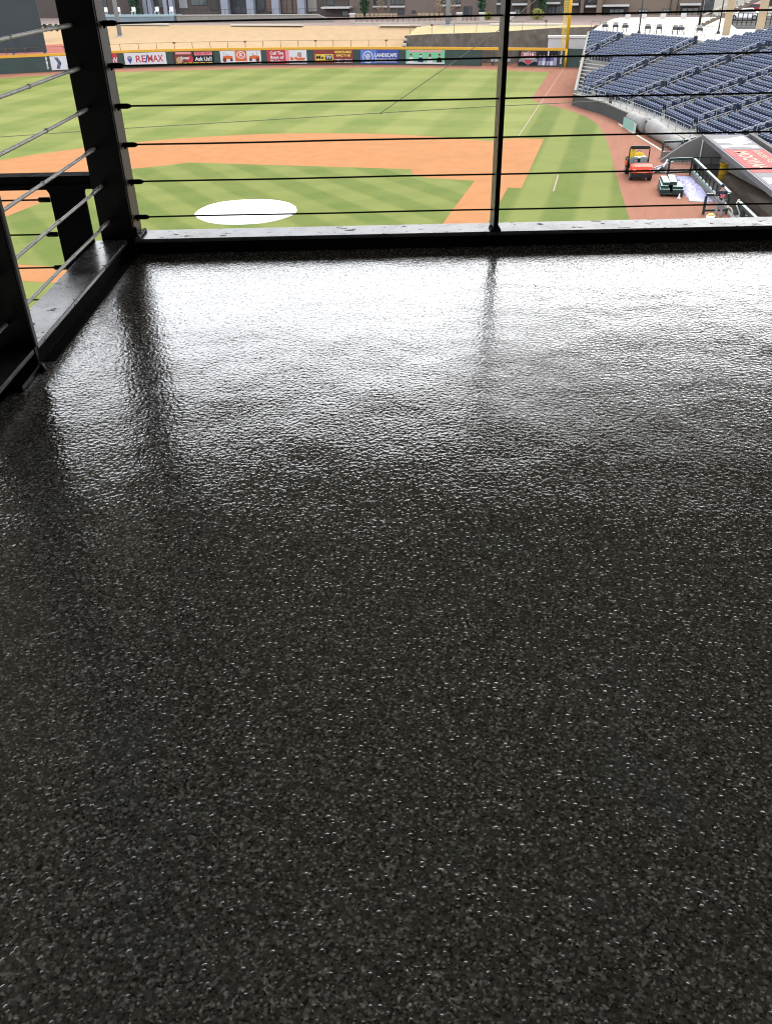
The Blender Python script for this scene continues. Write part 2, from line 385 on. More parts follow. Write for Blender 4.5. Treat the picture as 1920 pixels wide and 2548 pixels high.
# ------------------------------------------------------------------ the field
def grass_mat(name, mode):
    t = NT(name); o = t.obj(); X = t.xyz(o)
    def stripe(v, wd, ph=0.0):
        s = t.math('SINE', t.math('MULTIPLY', t.math('ADD', v, ph), math.pi / wd)); return t.rng(s, -.35, .35, 0, 1)
    base = t.noise(o, .35, 6, .65); fine = t.noise(t.scale(o, (1, 1, 1)), 9, 4, .7)
    if mode == 'out':
        a = stripe(X[1], 4.2); b = stripe(X[0], 4.2)
        k = t.math('ADD', t.math('MULTIPLY', a, .62), t.math('MULTIPLY', b, .38))
    elif mode == 'in':
        dgl = t.math('MULTIPLY', t.math('SUBTRACT', X[0], X[1]), .7071); k = stripe(dgl, 1.75, .4)
        k2 = stripe(t.math('MULTIPLY', t.math('ADD', X[0], X[1]), .7071), 1.75); k = t.math('ADD', t.math('MULTIPLY', k, .75), t.math('MULTIPLY', k2, .25))
    else:
        k = stripe(X[1], 1.9, .6)
    f = t.math('ADD', t.math('MULTIPLY', k, .44), t.math('ADD', t.math('MULTIPLY', base, .5), t.math('MULTIPLY', fine, .22)))
    kk = (.84, .86, .56) if mode == 'out' else (.68, .73, .42)
    c = t.ramp(f, [(.28, tuple(a_ * b_ for a_, b_ in zip((.092, .126, .026), kk))), (.55, tuple(a_ * b_ for a_, b_ in zip((.128, .150, .045), kk))), (.85, tuple(a_ * b_ for a_, b_ in zip((.170, .184, .068), kk)))])
    pale = t.rng(t.noise(t.scale(o, (.5, 1.4, 1)), .22, 4, .6), .5, .75, 0, .45); c = t.mix(pale, c, tuple(a_ * b_ for a_, b_ in zip((.175, .170, .068), kk)))
    return t.set(c, .9, 0, t.bump(t.noise(o, 25, 4, .7), .6, .02), .15)
def dirt_mat(name, c0, c1, c2, drag):
    t = NT(name); o = t.obj()
    f = t.math('ADD', t.math('MULTIPLY', t.noise(t.scale(o, drag), .8, 6, .7), .6), t.math('MULTIPLY', t.noise(o, 14, 5, .75), .4))
    c = t.ramp(f, [(.3, c0), (.5, c1), (.72, c2)])
    if 'infield' in name:     # scuffed ring of cleat wear round the bag and drag streaks
        X = t.xyz(o); d = t.math('SQRT', t.math('ADD', t.math('POWER', t.math('SUBTRACT', X[0], 28.5), 2.0), t.math('POWER', t.math('SUBTRACT', X[1], 2.2), 2.0)))
        ring = t.rng(t.math('ABSOLUTE', t.math('SUBTRACT', d, 4.4)), 0, 1.1, .9, 0); ring = t.math('MULTIPLY', ring, t.rng(t.noise(o, 1.6, 5, .7), .42, .62, 0, 1))
        c = t.mix(t.math('MULTIPLY', ring, .34), c, (.15, .07, .035))
        sc = t.rng(t.noise(t.scale(o, (.5, .12, 1)), 1.3, 5, .75), .55, .72, 0, .22); c = t.mix(sc, c, (.17, .085, .045))
    return t.set(c, .95, 0, t.bump(t.noise(o, 40, 4), .5, .01), .1)
M_out = grass_mat('striped_outfield_grass', 'out'); M_in = grass_mat('striped_infield_grass', 'in'); M_foul = grass_mat('foul_grass', 'foul')
M_dirt = dirt_mat('orange_infield_clay', (.240, .101, .037), (.274, .124, .050), (.300, .146, .064), (1, 1, 1))
M_track = dirt_mat('red_cinder_track', (.168, .072, .046), (.202, .090, .059), (.240, .114, .078), (.25, 1.6, 1))
M_chalk = mat('chalk', (.26, .19, .155), .9, 0, .1, 4)
def fence_y(x): return -13.47 - (28.6 - x) * .1412
WALL = [(79, 86.5), (83.4, 79.9), (88.2, 72.4), (91.6, 67.3), (94.6, 62.0), (97.2, 53), (99.2, 42), (100.4, 30), (100.4, 20), (99.8, 10), (99.06, 0)]
track = [(-30, -20), (-2, fence_y(-2)), (14, fence_y(14)), (28.6, fence_y(28.6)), (33.4, -13.9), (37.7, -12.9), (45.8, -10.3), (50.3, -8.5), (55.3, -6.7), (61.8, -3.35),
         (97.8, -3.35), (99.06, 0)] + WALL[::-1][1:] + [(62, 108), (20, 118), (-30, 118)]
M_base = mat('far_ground', (.2, .19, .17), .9, 0, .3, .02)
struct('ground', flat([(-1500, -2500), (2500, -2500), (2500, 2500), (-1500, 2500)], -1.3), M_base)
tess(struct('warning_track', MB().prism(track, -.4, 0), M_track))
foul = [(-24, -13), (5, -10.4), (15.9, -9.4), (28.6, -8.35), (38, -7.7), (45.3, -7.0), (50, -6.3), (54.2, -5.1), (58, -3.3), (61, -1.3), (62.7, -.02), (-24, -.02)]
grass = [(-24, -.02), (62.7, -.02), (63.3, .4), (65.7, 1.25), (92.3, 1.55), (95.4, 12), (96.5, 22), (96.4, 29),
         (95.2, 38), (92.9, 47), (90.3, 56), (87.3, 64.3), (83, 71), (78, 77.5), (60, 98), (20, 110), (-24, 110)]
tess(struct('outfield_grass', flat(grass, .006), M_out)); tess(struct('foul_grass', flat(foul, .006), M_foul))
def arc(cx, cy, r, a0, a1, n=24): return [(cx + r * math.cos(R_(a0 + (a1 - a0) * k / n)), cy + r * math.sin(R_(a0 + (a1 - a0) * k / n))) for k in range(n + 1)]
a0 = math.degrees(math.atan2(.6 - 13.04, 40.1 - 13.04))
dirt = [(22.7, -2.45), (41.35, -2.25), (41.35, .25)] + arc(13.04, 13.04, 28.75, a0 + 2, 90 - a0 - 2, 40) + [(.25, 41.35), (-2.25, 41.35), (-2.45, 22.7), (-1.22, 22.7), (-1.22, 3.8)] + arc(0, 0, 4.0, 108, 342, 24) + [(3.8, -1.55), (22.7, -1.55)]
tess(struct('infield_dirt', flat(dirt, .012), M_dirt))
ig = [(3.9, 1.0), (24.4, .95), (24.7, 4.2), (25.2, 5.1), (26.2, 5.8), (27.45, 6.05), (27.15, 23.5)] + [(26.3, 24.2), (24.2, 26.7)] + [(23.2, 27.3), (6.0, 27.4), (5.0, 25.2), (1.15, 24.2), (1.15, 3.9)] + arc(0, 0, 4.0, 73, 17, 8)
tess(struct('infield_grass', flat(ig, .018), M_in))
lines = MB()
def chalk(a, b, wd=.1, z=.008): lines.obox(a, b, wd, z - .003, z)
chalk((41.4, 0), (65.8, 0), .09, .012); chalk((65.9, 0), (98.6, 0), .07, .006)
q = [at(1388, 435), at(1376, 476), at(1393, 478)]
chalk((q[0].x, q[0].y), (q[1].x, q[1].y), .09, .012)
struct('foul_line', lines, M_chalk)
# mound tarp
tp = MB(); n = 72; prof = [(0, .24), (.8, .24), (1.5, .20), (2.2, .12), (2.8, .06), (3.08, .035)]
vs = [(13.5, 13.25, .018 + .25)]; fs = []
for r, z in prof[1:]:
    for k in range(n):
        a = 2 * math.pi * k / n; rr = r * (1 + (.006 * math.sin(7 * a) + .004 * math.sin(17 * a)) * (r > 2.9)); vs.append((13.5 + rr * math.cos(a), 13.25 + rr * math.sin(a), .018 + z + .012 * math.sin(5 * a + r * 3)))
for k in range(n): fs.append((0, 1 + k, 1 + (k + 1) % n))
for i in range(len(prof) - 2):
    for k in range(n): fs.append((1 + i * n + k, 1 + (i + 1) * n + k, 1 + (i + 1) * n + (k + 1) % n, 1 + i * n + (k + 1) % n))
b0 = 1 + (len(prof) - 2) * n; b1 = len(vs)
vs += [(v[0], v[1], .016) for v in vs[b0:b0 + n]]
for k in range(n): fs.append((b0 + k, b1 + k, b1 + (k + 1) % n, b0 + (k + 1) % n))
M_white = mat('white_vinyl', (.80, .80, .80), .5, 0, .03, 2)
mt = MB((13.5, 13.25, 0)).add(vs, fs).build('mound_tarp', M_white, None, True); mt.location = (13.5, 13.25, 0)
tag(mt, 'round white tarp spread over the pitcher\'s mound on the infield grass', 'tarp')

# ------------------------------------------------------------------ outfield wall and its banners
M_pad = mat('dark_green_wall_pad', (.030, .050, .047), .55, 0, .12, .7)
M_yel = mat('yellow_cap', (.50, .27, .03), .5, 0, .06, 2)
M_yel2 = mat('foul_pole_yellow', (.55, .31, .015), .45, 0, .05, 2)
ow = thing('outfield_wall', 'long curved dark green padded outfield wall with a yellow top', 'wall', (WALL[6][0], WALL[6][1], 0))
def wall_u(px):
    """point on the wall line seen under this pixel column"""
    best = None
    for i in range(len(WALL) - 1):
        a = Vector((*WALL[i], 0)); b = Vector((*WALL[i + 1], 0))
        ta, tb = pcol(a), pcol(b)
        if min(ta, tb) - .01 <= px <= max(ta, tb) + .01:
            lo, hi = 0.0, 1.0
            for _ in range(40):
                mid = (lo + hi) / 2
                if (pcol(a.lerp(b, mid)) < px) == (ta < tb): lo = mid
                else: hi = mid
            return a.lerp(b, lo)
def pcol(p):
    d = p - CAM; return CX + FPX * d.dot(RV) / d.dot(FV)
g0, g1 = wall_u(1197), wall_u(1288)      # opening of the bullpen
segs = WALL[:]
off = Vector((*WALL[6], 0))
def strip(b, pts, wd, z0, z1, shift):
    for i in range(len(pts) - 1): b.obox(pts[i], pts[i + 1], wd, z0, z1, shift)
def thick_line(b, pts, back, front, z0, z1):
    """solid following a plan polyline: offsets along mitred normals (left of travel = front)"""
    n = len(pts); L = []; Rr = []
    for i in range(n):
        p = Vector(pts[i]); t = (Vector(pts[min(i + 1, n - 1)]) - Vector(pts[max(i - 1, 0)])).normalized(); nn = Vector((t.y, -t.x))
        L.append(p + nn * front); Rr.append(p + nn * back)
    for i in range(n - 1):
        A = [L[i], L[i + 1], Rr[i + 1], Rr[i]]
        vs = [(k.x, k.y, z0) for k in A] + [(k.x, k.y, z1) for k in A]
        fs = [(3, 2, 1, 0), (4, 5, 6, 7), (0, 1, 5, 4), (2, 3, 7, 6)]
        if i == 0: fs.append((3, 0, 4, 7))
        if i == n - 2: fs.append((1, 2, 6, 5))
        b.add(vs, fs)
left = [p for p in WALL if p[1] > g0.y] + [(g0.x, g0.y)]
right = [(g1.x, g1.y)] + [p for p in WALL if p[1] < g1.y]
b = MB(off); thick_line(b, left, -.25, 0, 0.001, 2.02); b.build('wall_pad', M_pad, ow)
b = MB(off); thick_line(b, right, -.25, 0, 0.001, 2.02); b.build('wall_pad', M_pad, ow)
b = MB(off); thick_line(b, left, -.28, .03, 2.0205, 2.34); thick_line(b, [(g0.x, g0.y)] + [(g1.x, g1.y)], -.28, .03, 2.0205, 2.34); thick_line(b, right, -.28, .03, 2.0205, 2.34); b.build('yellow_cap', M_yel, ow)
b = MB(off); thick_line(b, [(99.06, -.15), (97.9, -3.3)], -.25, 0, .001, 2.3); b.build('wall_pad', M_pad, ow)
# openings: posts and low sill of the bullpen gate
bp = thing('bullpen_gate', 'open bullpen gate of wire mesh panels showing a bench through the outfield wall', 'gate', (g0.x, g0.y, 0))
M_tim = mat('brown_timber', (.13, .105, .08), .8, 0, .3, 4)
b = MB(g0)
for k in range(4):
    pt = g0.lerp(g1, k / 3); b.box(pt.x - .05, pt.x + .05, pt.y - .05, pt.y + .05, .001, 2.018)
b.build('gate_frame', mat('dark_metal', (.03, .032, .033), .5), bp)
b = MB(g0)
for k in range(28): pt = g0.lerp(g1, (k + .5) / 28); b.bar((pt.x, pt.y, .02), (pt.x, pt.y, 2.01), .012, .012)
for k in range(9): b.bar((g0.x, g0.y, .2 + .22 * k), (g1.x, g1.y, .2 + .22 * k), .012, .012)
b.build('wire_mesh', mat('dark_metal', (.03, .032, .033), .5), bp)
bb = thing('bench', 'grey slatted bench behind the mesh of the bullpen gate', 'bench', (101.6, 9.4, 0))
b = MB((101.6, 9.4, 0)); b.box(101.5, 101.9, 8.0, 10.8, .42, .47); b.build('seat', mat('grey_metal', (.35, .36, .37), .5), bb)
b = MB((101.6, 9.4, 0)); b.box(101.88, 101.93, 8.0, 10.8, .47, .9); b.build('backrest', MATS['grey_metal'], bb)
for y in (8.2, 10.6): MB((101.6, 9.4, 0)).box(101.55, 101.85, y - .03, y + .03, 0, .42).build('leg', MATS['dark_metal'], bb)
struct('bullpen_floor', MB().prism([(99.9, -3), (103.9, -3), (103.9, 24), (100.8, 24)], -.3, -.01), M_track)

def banner(px0, px1, label, bgm, z0=.2, z1=1.98, thick=.03):
    a, c = wall_u(px0), wall_u(px1); t = (c - a); L = t.length; ang = math.atan2(t.y, t.x)
    mid = (a + c) / 2
    nrm = Vector((math.sin(ang), -math.cos(ang), 0))      # towards the field
    r = thing('advertising_banner', label, 'banner', (mid.x + nrm.x * .075, mid.y + nrm.y * .075, z0), ang)
    MB().box(-L / 2, L / 2, 0, thick, 0, z1 - z0).build('panel', bgm, r); return r, L, z1 - z0
def shape(parent, pts, material, proud=.012, name='emblem', th=.01):
    n = len(pts); ar = sum(pts[i][0] * pts[(i + 1) % n][1] - pts[(i + 1) % n][0] * pts[i][1] for i in range(n))
    if ar < 0: pts = pts[::-1]
    vs = [(x, -proud, z) for x, z in pts] + [(x, -proud + th, z) for x, z in pts]
    o = MB().add(vs, [tuple(range(n)), tuple(range(n, 2 * n))[::-1]] + [(i, n + i, n + (i + 1) % n, (i + 1) % n) for i in range(n)]).build(name, material, parent)
    return tess(o)
def rect(x0, x1, z0, z1): return [(x0, z0), (x1, z0), (x1, z1), (x0, z1)]
def disc(x, z, r, n=20, sx=1.0): return [(x + r * sx * math.cos(2 * math.pi * k / n), z + r * math.sin(2 * math.pi * k / n)) for k in range(n)]
def pm(name, c): c = tuple(q * .62 for q in c); return mat('print_' + name, c, .6, 0, .05, 3, 0, 60, .12)
K_w, K_r, K_b, K_n = pm('white', (.74, .75, .80)), pm('red', (.55, .06, .08)), pm('blue', (.07, .10, .42)), pm('navy', (.05, .06, .15))
K_k, K_o, K_y, K_m = pm('black', (.02, .02, .025)), pm('orange', (.72, .16, .05)), pm('yellow', (.85, .60, .12)), pm('maroon', (.27, .06, .055))
K_g, K_t, K_p, K_s = pm('mint', (.22, .58, .36)), pm('tan', (.55, .36, .22)), pm('pink', (.80, .35, .40)), pm('skin', (.50, .30, .22))
K_gr = pm('grey', (.30, .31, .33)); K_sk = pm('sky_blue', (.12, .22, .62)); K_br = pm('brown', (.20, .06, .05))
# chevron banner left of the corner post
r, L, H = banner(131, 196, 'white wall banner with navy striped chevron mark left of the thick corner post', K_w)
for k in range(3):
    o = -.33 * L + .17 * k
    shape(r, [(o, H * .92), (o + .13, H * .92), (o + .52, H * .5), (o + .17, H * .08), (o + .04, H * .08), (o + .38, H * .5)], K_n)
lettering(r, 'A', .22 * L, H * .68, .9, K_r); shape(r, rect(.1 * L, .36 * L, H * .12, H * .3), K_gr)
r, L, H = banner(203, 297, 'red wall banner ending in the white letters OW beside the corner post', K_r)
lettering(r, 'NOW', .30 * L, H * .5, 1.0, K_w, .8, .02); shape(r, rect(.12 * L, .47 * L, H * .04, H * .14), K_w)
r, L, H = banner(314, 417, 'white wall banner reading RE/MAX with a small balloon', K_w)
lettering(r, 'RE', -.115 * L, H * .52, 1.28, K_r, 1, .018, wfit=.24 * L); lettering(r, '/', .03 * L, H * .52, 1.45, K_b, 1, .03, wfit=.09 * L); lettering(r, 'MAX', .235 * L, H * .52, 1.28, K_r, 1, .018, wfit=.37 * L)
shape(r, [(p[0], p[1]) for p in disc(-.375 * L, H * .60, .36)], K_gr, .012)
shape(r, [(-.375 * L - .36, H * .56), (-.375 * L, H * .18), (-.375 * L + .36, H * .56)], K_b, .016)
r, L, H = banner(435.5, 534.5, 'dark wall banner reading Ask Us!! over a yellow call line', K_k)
shape(r, rect(-.48 * L, -.02 * L, H * .18, H * .97), K_br, .008); shape(r, rect(-.44 * L, -.06 * L, H * .80, H * .97), K_p, .012)
shape(r, disc(-.36 * L, H * .38, .42, 16, 1.2), K_t, .012); shape(r, disc(-.1 * L, H * .42, .45, 16, 1.1), K_r, .012); lettering(r, 'Sweet', -.22 * L, H * .52, .5, K_w, 1, .02)
shape(r, rect(.02 * L, .47 * L, H * .70, H * .96), K_p, .008); lettering(r, 'FREE NEXT', .245 * L, H * .83, .42, K_r, 1, .015, wfit=.42 * L, proud=.016)
lettering(r, 'Ask Us!!', .245 * L, H * .42, .72, K_w, 1, .025, wfit=.42 * L); lettering(r, 'CALL 205 252 2503 FOR INFO', 0, H * .1, .34, K_y, 1, .015, wfit=.92 * L)
r, L, H = banner(551, 651.5, 'white wall banner with two orange tractors either side of an orange square', K_w)
shape(r, rect(-.135 * L, .15 * L, H * .22, H * .99), K_o, .008); shape(r, disc(.01 * L, H * .68, .50, 20, 1.35), K_w, .014); shape(r, disc(.01 * L, H * .68, .38, 20, 1.35), K_o, .018); lettering(r, 'K', .01 * L, H * .68, .6, K_w, 1.2, .03, proud=.024)
for s, x in ((1, -.32 * L), (-1, .33 * L)):
    shape(r, [(x - .75, H * .38), (x + .75, H * .38), (x + .8, H * .58), (x + .1, H * .66), (x - .2, H * .62), (x - .7, H * .60)], K_o, .010)
    for dx, rr in ((-.5, .30), (.55, .22)): shape(r, disc(x + s * dx, H * .32, rr, 14), K_br, .014)
    shape(r, rect(x - s * .5 - .03, x - s * .5 + .03, H * .6, H * .92), K_gr, .010); shape(r, rect(x - .2, x - .14, H * .6, H * .8), K_k, .010)
lettering(r, 'PROUDLY BUILT IN GEORGIA', 0, H * .09, .22, K_gr, 1, .006, wfit=.6 * L)
r, L, H = banner(666.5, 764.5, 'pink and white wall banner reading Call The Boys of Plumber', K_w)
shape(r, rect(-.5 * L, -.03 * L, 0, H), K_r, .006); shape(r, rect(-.03 * L, .06 * L, 0, H), K_p, .006)
for s, z in (('Call The', .78), ('Boys of', .47), ('Plumber', .16)): lettering(r, s, -.25 * L, H * z, .56, K_w, 1, .02, wfit=.34 * L, proud=.02)
lettering(r, 'Mr Plumber', .27 * L, H * .36, .62, K_o, 1, .04, wfit=.38 * L); shape(r, disc(.32 * L, H * .66, .34, 16), K_gr, .010); shape(r, disc(.32 * L, H * .62, .24, 16), K_s, .016)
r, L, H = banner(781.5, 879, 'maroon wall banner reading MeTV and METV.COM', K_m)
shape(r, rect(-.46 * L, .0 * L, H * .20, H * .68), K_y, .008); lettering(r, 'Me', -.34 * L, H * .44, .72, K_k, 1, .012, wfit=.2 * L, proud=.02); shape(r, rect(-.20 * L, -.03 * L, H * .26, H * .62), K_k, .014); lettering(r, 'TV', -.115 * L, H * .44, .58, K_w, 1, .03, wfit=.14 * L, proud=.024)
lettering(r, 'MEMORABLE', .25 * L, H * .83, .42, K_y, 1, .02, wfit=.42 * L); lettering(r, 'WMC TV 68', .25 * L, H * .57, .40, K_y, 1, .02, wfit=.36 * L); lettering(r, 'METV.COM', .25 * L, H * .16, .55, K_w, 1, .03, wfit=.44 * L)
r, L, H = banner(897.5, 991, 'blue wall banner reading LANDSCAPE with a round white leaf mark', K_b)
shape(r, rect(-.5 * L, -.08 * L, 0, H), K_sk, .006); shape(r, disc(-.3 * L, H * .46, .80, 24, 1.0), K_w, .012); shape(r, disc(-.3 * L, H * .46, .68, 24, 1.0), K_sk, .018)
for k in (-2, -1, 0, 1, 2): shape(r, [(-.3 * L + .02 * k, H * .10), (-.3 * L + .22 * k - .07, H * .7 - .08 * abs(k)), (-.3 * L + .22 * k + .05, H * .74 - .08 * abs(k))], K_w, .024)
lettering(r, 'LANDSCAPE', .17 * L, H * .60, .62, K_w, 1, .025, wfit=.58 * L); lettering(r, 'Management Services', .17 * L, H * .32, .36, K_w, 1, .008, wfit=.58 * L); lettering(r, 'commercial grounds maintenance', .17 * L, H * .12, .22, K_w, 1, .004, wfit=.58 * L)
r, L, H = banner(1010, 1106, 'mint green wall banner with four photographed people under a pink strip', K_g)
shape(r, rect(-.43 * L, .43 * L, H * .84, H * .97), K_p, .008); shape(r, rect(-.5 * L, .5 * L, 0, H * .1), K_w, .008)
for x, cm, hm in ((-.37, K_w, K_s), (-.12, K_n, K_w), (.12, K_w, K_br), (.36, K_k, K_s)):
    shape(r, [(x * L - .42, H * .1), (x * L + .42, H * .1), (x * L + .36, H * .36), (x * L + .15, H * .47), (x * L - .15, H * .47), (x * L - .36, H * .36)], cm, .012); shape(r, disc(x * L, H * .58, .18, 14, .85), hm, .012); shape(r, [(x * L - .16, H * .62), (x * L + .16, H * .62), (x * L + .1, H * .72), (x * L - .1, H * .72)], K_k, .016)
r, L, H = banner(1290, 1335, 'large pink and silver shield emblem panel on the wall left of the yellow foul pole', K_k)
shape(r, [(-.4 * L, H * .94), (-.12 * L, H * .94), (0, H), (.12 * L, H * .94), (.4 * L, H * .94), (.42 * L, H * .5), (.5 * L, H * .42), (.5 * L, H * .2), (.36 * L, H * .26), (.24 * L, H * .2), (0, H * .01), (-.24 * L, H * .2), (-.36 * L, H * .26), (-.5 * L, H * .2), (-.5 * L, H * .42), (-.42 * L, H * .5)], K_gr, .008)
shape(r, rect(-.36 * L, .36 * L, H * .62, H * .88), K_r, .014); lettering(r, '2016', 0, H * .75, .46, K_w, 1, .02, wfit=.6 * L, proud=.024)
shape(r, rect(-.36 * L, .36 * L, H * .46, H * .58), K_w, .014); shape(r, [(-.22 * L, H * .36), (.22 * L, H * .36), (.12 * L, H * .16), (0, H * .06), (-.12 * L, H * .16)], K_r, .014)
r, L, H = banner(1337, 1384, 'dark wall panel printed with a row of players in purple jerseys beside the foul pole', K_k)
K_v = pm('violet', (.16, .15, .36)); K_v2 = pm('pale_violet', (.40, .38, .62))
for k, x in enumerate((-.4, -.2, .02, .22, .4)):
    shape(r, rect(x * L - .22, x * L + .22, 0, H * .3), K_w if k % 2 else K_v2, .008); shape(r, [(x * L - .26, H * .3), (x * L + .26, H * .3), (x * L + .2, H * .56), (x * L - .2, H * .56)], (K_v, K_v2, K_n, K_v, K_v2)[k], .010); shape(r, disc(x * L, H * .64, .13, 12), K_s, .012)
shape(r, rect(-.02 * L, .05 * L, H * .6, H * .98), K_w, .014)
# distance numerals
def numerals(px, s, label):
    a = wall_u(px); c = wall_u(px + 4); ang = math.atan2(c.y - a.y, c.x - a.x); nrm = Vector((math.sin(ang), -math.cos(ang), 0))
    r = thing('distance_marker', label, 'number', (a.x + nrm.x * .012, a.y + nrm.y * .012, .2), ang)
    for k, ch in enumerate(s): lettering(r, ch, 0, 1.5 - .55 * k, .6, K_w, .9, .03, proud=.01, name='numeral')
numerals(1393, '325', 'white stacked numerals 325 on the wall beside the yellow pole')
numerals(122, '385', 'white stacked numerals on the wall left of the thick corner post')
# foul pole
fpx = thing('foul_pole', 'tall yellow foul pole with a see-through mesh wing', 'foul pole', (99.0, -.06, 0))
MB((99.0, -.06, 0)).tube([(99.0, -.06, 0), (99.0, -.06, 2.33)], .17, 12).build('base_post', M_yel2, fpx, True)
MB((99.0, -.06, 0)).tube([(99.0, -.06, 2.33), (99.0, -.06, 14)], .20, 12).build('pole', M_yel2, fpx, True)
b = MB((99.0, -.06, 0)); b.bar((99.0, .78, 2.45), (99.0, .78, 14), .05, .05)
for k in range(12): b.bar((99.0, .12, 2.5 + k), (99.0, .78, 2.5 + k), .04, .04)
b.build('wing_frame', M_yel2, fpx)
b = MB((99.0, -.06, 0))
for k in range(8): b.bar((99.0, .16 + .078 * k, 2.45), (99.0, .16 + .078 * k, 14), .028, .012)
for k in range(58): b.bar((99.01, .12, 2.5 + .2 * k), (99.01, .78, 2.5 + .2 * k), .01, .028)
b.build('wing_mesh', mat('yellow_mesh', (.60, .47, .12), .5), fpx)

# ------------------------------------------------------------------ berm, stone wall, concourse beyond the wall
M_berm = dirt_mat('dormant_tan_grass', (.28, .188, .105), (.32, .222, .128), (.355, .26, .155), (1, 1, 1))
BE = [(104.8, 24.2), (104.6, 30), (103.3, 42.5), (101, 54), (98.2, 63.5), (95, 69.5), (91.5, 74.5), (86.5, 82.5), (82, 89.5)]
BT = [(112.2, 23.2), (112.6, 30), (113.5, 43), (114.8, 56), (116.2, 68), (117.5, 80), (117, 88), (113, 95), (108, 103)]
b = MB(); N = 14
for i in range(len(BE)):
    for k in range(N + 1):
        f = k / N; z = 1.75 + 2.62 * (f * .92 + .08 * math.sin(f * math.pi / 2)); b.v.append(Vector((BE[i][0] + (BT[i][0] - BE[i][0]) * f, BE[i][1] + (BT[i][1] - BE[i][1]) * f, z)))
for i in range(len(BE) - 1):
    for k in range(N): b.f.append((i * (N + 1) + k, i * (N + 1) + k + 1, (i + 1) * (N + 1) + k + 1, (i + 1) * (N + 1) + k))
struct('berm', b, M_berm, True)
struct('berm_foot', MB().prism([(p[0] + .05, p[1]) for p in BE] + [(p[0] - 3.6, p[1] - 1.2) for p in BE[::-1]], .5, 1.74), M_berm)
M_mulch = mat('red_mulch', (.26, .075, .055), .95, 0, .18, 3)
b = MB(); b.v = []
for i in range(5, 9):
    for f in (0.0, .16, .32): b.v.append(Vector((BE[i][0] + (BT[i][0] - BE[i][0]) * f, BE[i][1] + (BT[i][1] - BE[i][1]) * f, 1.80 + 2.62 * (f * .92 + .08 * math.sin(f * math.pi / 2)))))
for i in range(3):
    for k in range(2): b.f.append((i * 3 + k, i * 3 + k + 1, (i + 1) * 3 + k + 1, (i + 1) * 3 + k))
struct('mulch_bed', b, M_mulch)
M_conc = mat('pale_concrete', (.34, .31, .27), .85, 0, .08, 1.5)
M_conc2 = mat('grey_concrete', (.20, .185, .17), .85, 0, .12, 1.0, 0, 60, .3, ((.2, .19, .17), .8, .6))
M_terr = mat('concourse_paving', (.22, .165, .145), .85, 0, .15, .6)
terr = [(112.1, -3.0)] + [(p[0] - .1, p[1]) for p in BT] + [(300, 300), (400, 0), (400, -200), (112, -200)]
tess(struct('concourse_paving', MB().prism(terr, 2.0, 4.36), M_terr))
M_curb = mat('sunlit_concrete_curb', (.46, .43, .37), .8, 0, .05, 2)  # one even pale concrete tone
for i0, i1, mm in ((0, 1, M_conc2), (1, 3, M_curb), (4, 6, M_curb)):
    pass
b = MB(); thick_line(b, BT[:2], -.9, -.2, 4.361, 4.50); thick_line(b, BT[2:4], -.9, -.2, 4.361, 4.50)
struct('path', b, M_curb)
b = MB(); thick_line(b, BT[4:8], -.9, -.2, 4.361, 4.62); struct('path_curb', b, M_curb)
def fence(label, pts, z0, h, nposts, name='railing_fence', capped=None, mm=None, base=None, rails=(1.0,), r=.03):
    mm = mm or mat('black_iron', (.03, .03, .032), .5)
    P0 = Vector((*pts[0], z0)); f = thing(name, label, 'fence', P0)
    # resample
    L = [0]
    for i in range(len(pts) - 1): L.append(L[-1] + (Vector(pts[i + 1]) - Vector(pts[i])).length)
    def zz(u): return z0 if not base else base(u / L[-1])
    def pt(u):
        for i in range(len(pts) - 1):
            if u <= L[i + 1] + 1e-6: return Vector(pts[i]).lerp(Vector(pts[i + 1]), (u - L[i]) / (L[i + 1] - L[i]))
    for fr_ in rails:
        b = MB(P0); b.tube([(*pt(L[-1] * k / 30), zz(L[-1] * k / 30) + h * fr_) for k in range(31)], r * .8, 5); b.build('top_rail' if fr_ == 1.0 else 'mid_rail', mm, f)
    for k in range(nposts):
        u = L[-1] * k / (nposts - 1); q_ = pt(u); b = MB(P0); b.box(q_.x - r, q_.x + r, q_.y - r, q_.y + r, zz(u), zz(u) + h)
        if capped and k % capped == 1: b.box(q_.x - .12, q_.x + .12, q_.y - .18, q_.y + .18, zz(u) + h - .16, zz(u) + h + .06)
        b.build('post', mm, f)
    return f
M_rust = mat('brown_iron', (.10, .07, .045), .6)
fence('thin brown railing with upright posts along the foot of the tan berm', [(p[0] - .9, p[1]) for p in BE[::-1]], 1.745, 1.25, 27, 'berm_railing', 4, M_rust)
fence('thin dark railing standing on the grassy strip above the stone wall', [(104.7, 23.5), (104.6, 3.5)], 3.7, 1.15, 7, 'strip_railing', 5, M_rust, base=lambda u: 3.66 + .58 * u)
# stone retaining wall
def stone_mat():
    t = NT('stacked_stone'); o = t.obj(); sc = t.scale(o, (1, 1, 1))
    br = t.n('ShaderNodeTexBrick'); mp = t.n('ShaderNodeMapping'); t.l(o, mp.inputs['Vector']); mp.inputs['Rotation'].default_value = (R_(90), 0, R_(90))
    t.l(mp.outputs[0], br.inputs['Vector']); br.inputs['Scale'].default_value = 2.2; br.inputs['Color1'].default_value = (.11, .093, .078, 1); br.inputs['Color2'].default_value = (.165, .14, .115, 1); br.inputs['Mortar'].default_value = (.06, .052, .045, 1); br.inputs['Mortar Size'].default_value = .015
    c = t.mix(.6, br.outputs[0], t.ramp(t.noise(o, .9, 6, .7), [(.3, (.075, .064, .056)), (.5, (.14, .12, .10)), (.7, (.21, .18, .15))]))
    return t.set(c, .9, 0, t.bump(t.noise(o, 5, 5), .6, .05), .2)
M_stone = stone_mat()
swl = thing('stone_wall', 'dark stacked stone retaining wall behind the yellow capped outfield wall', 'wall', (104, 12, -.2))
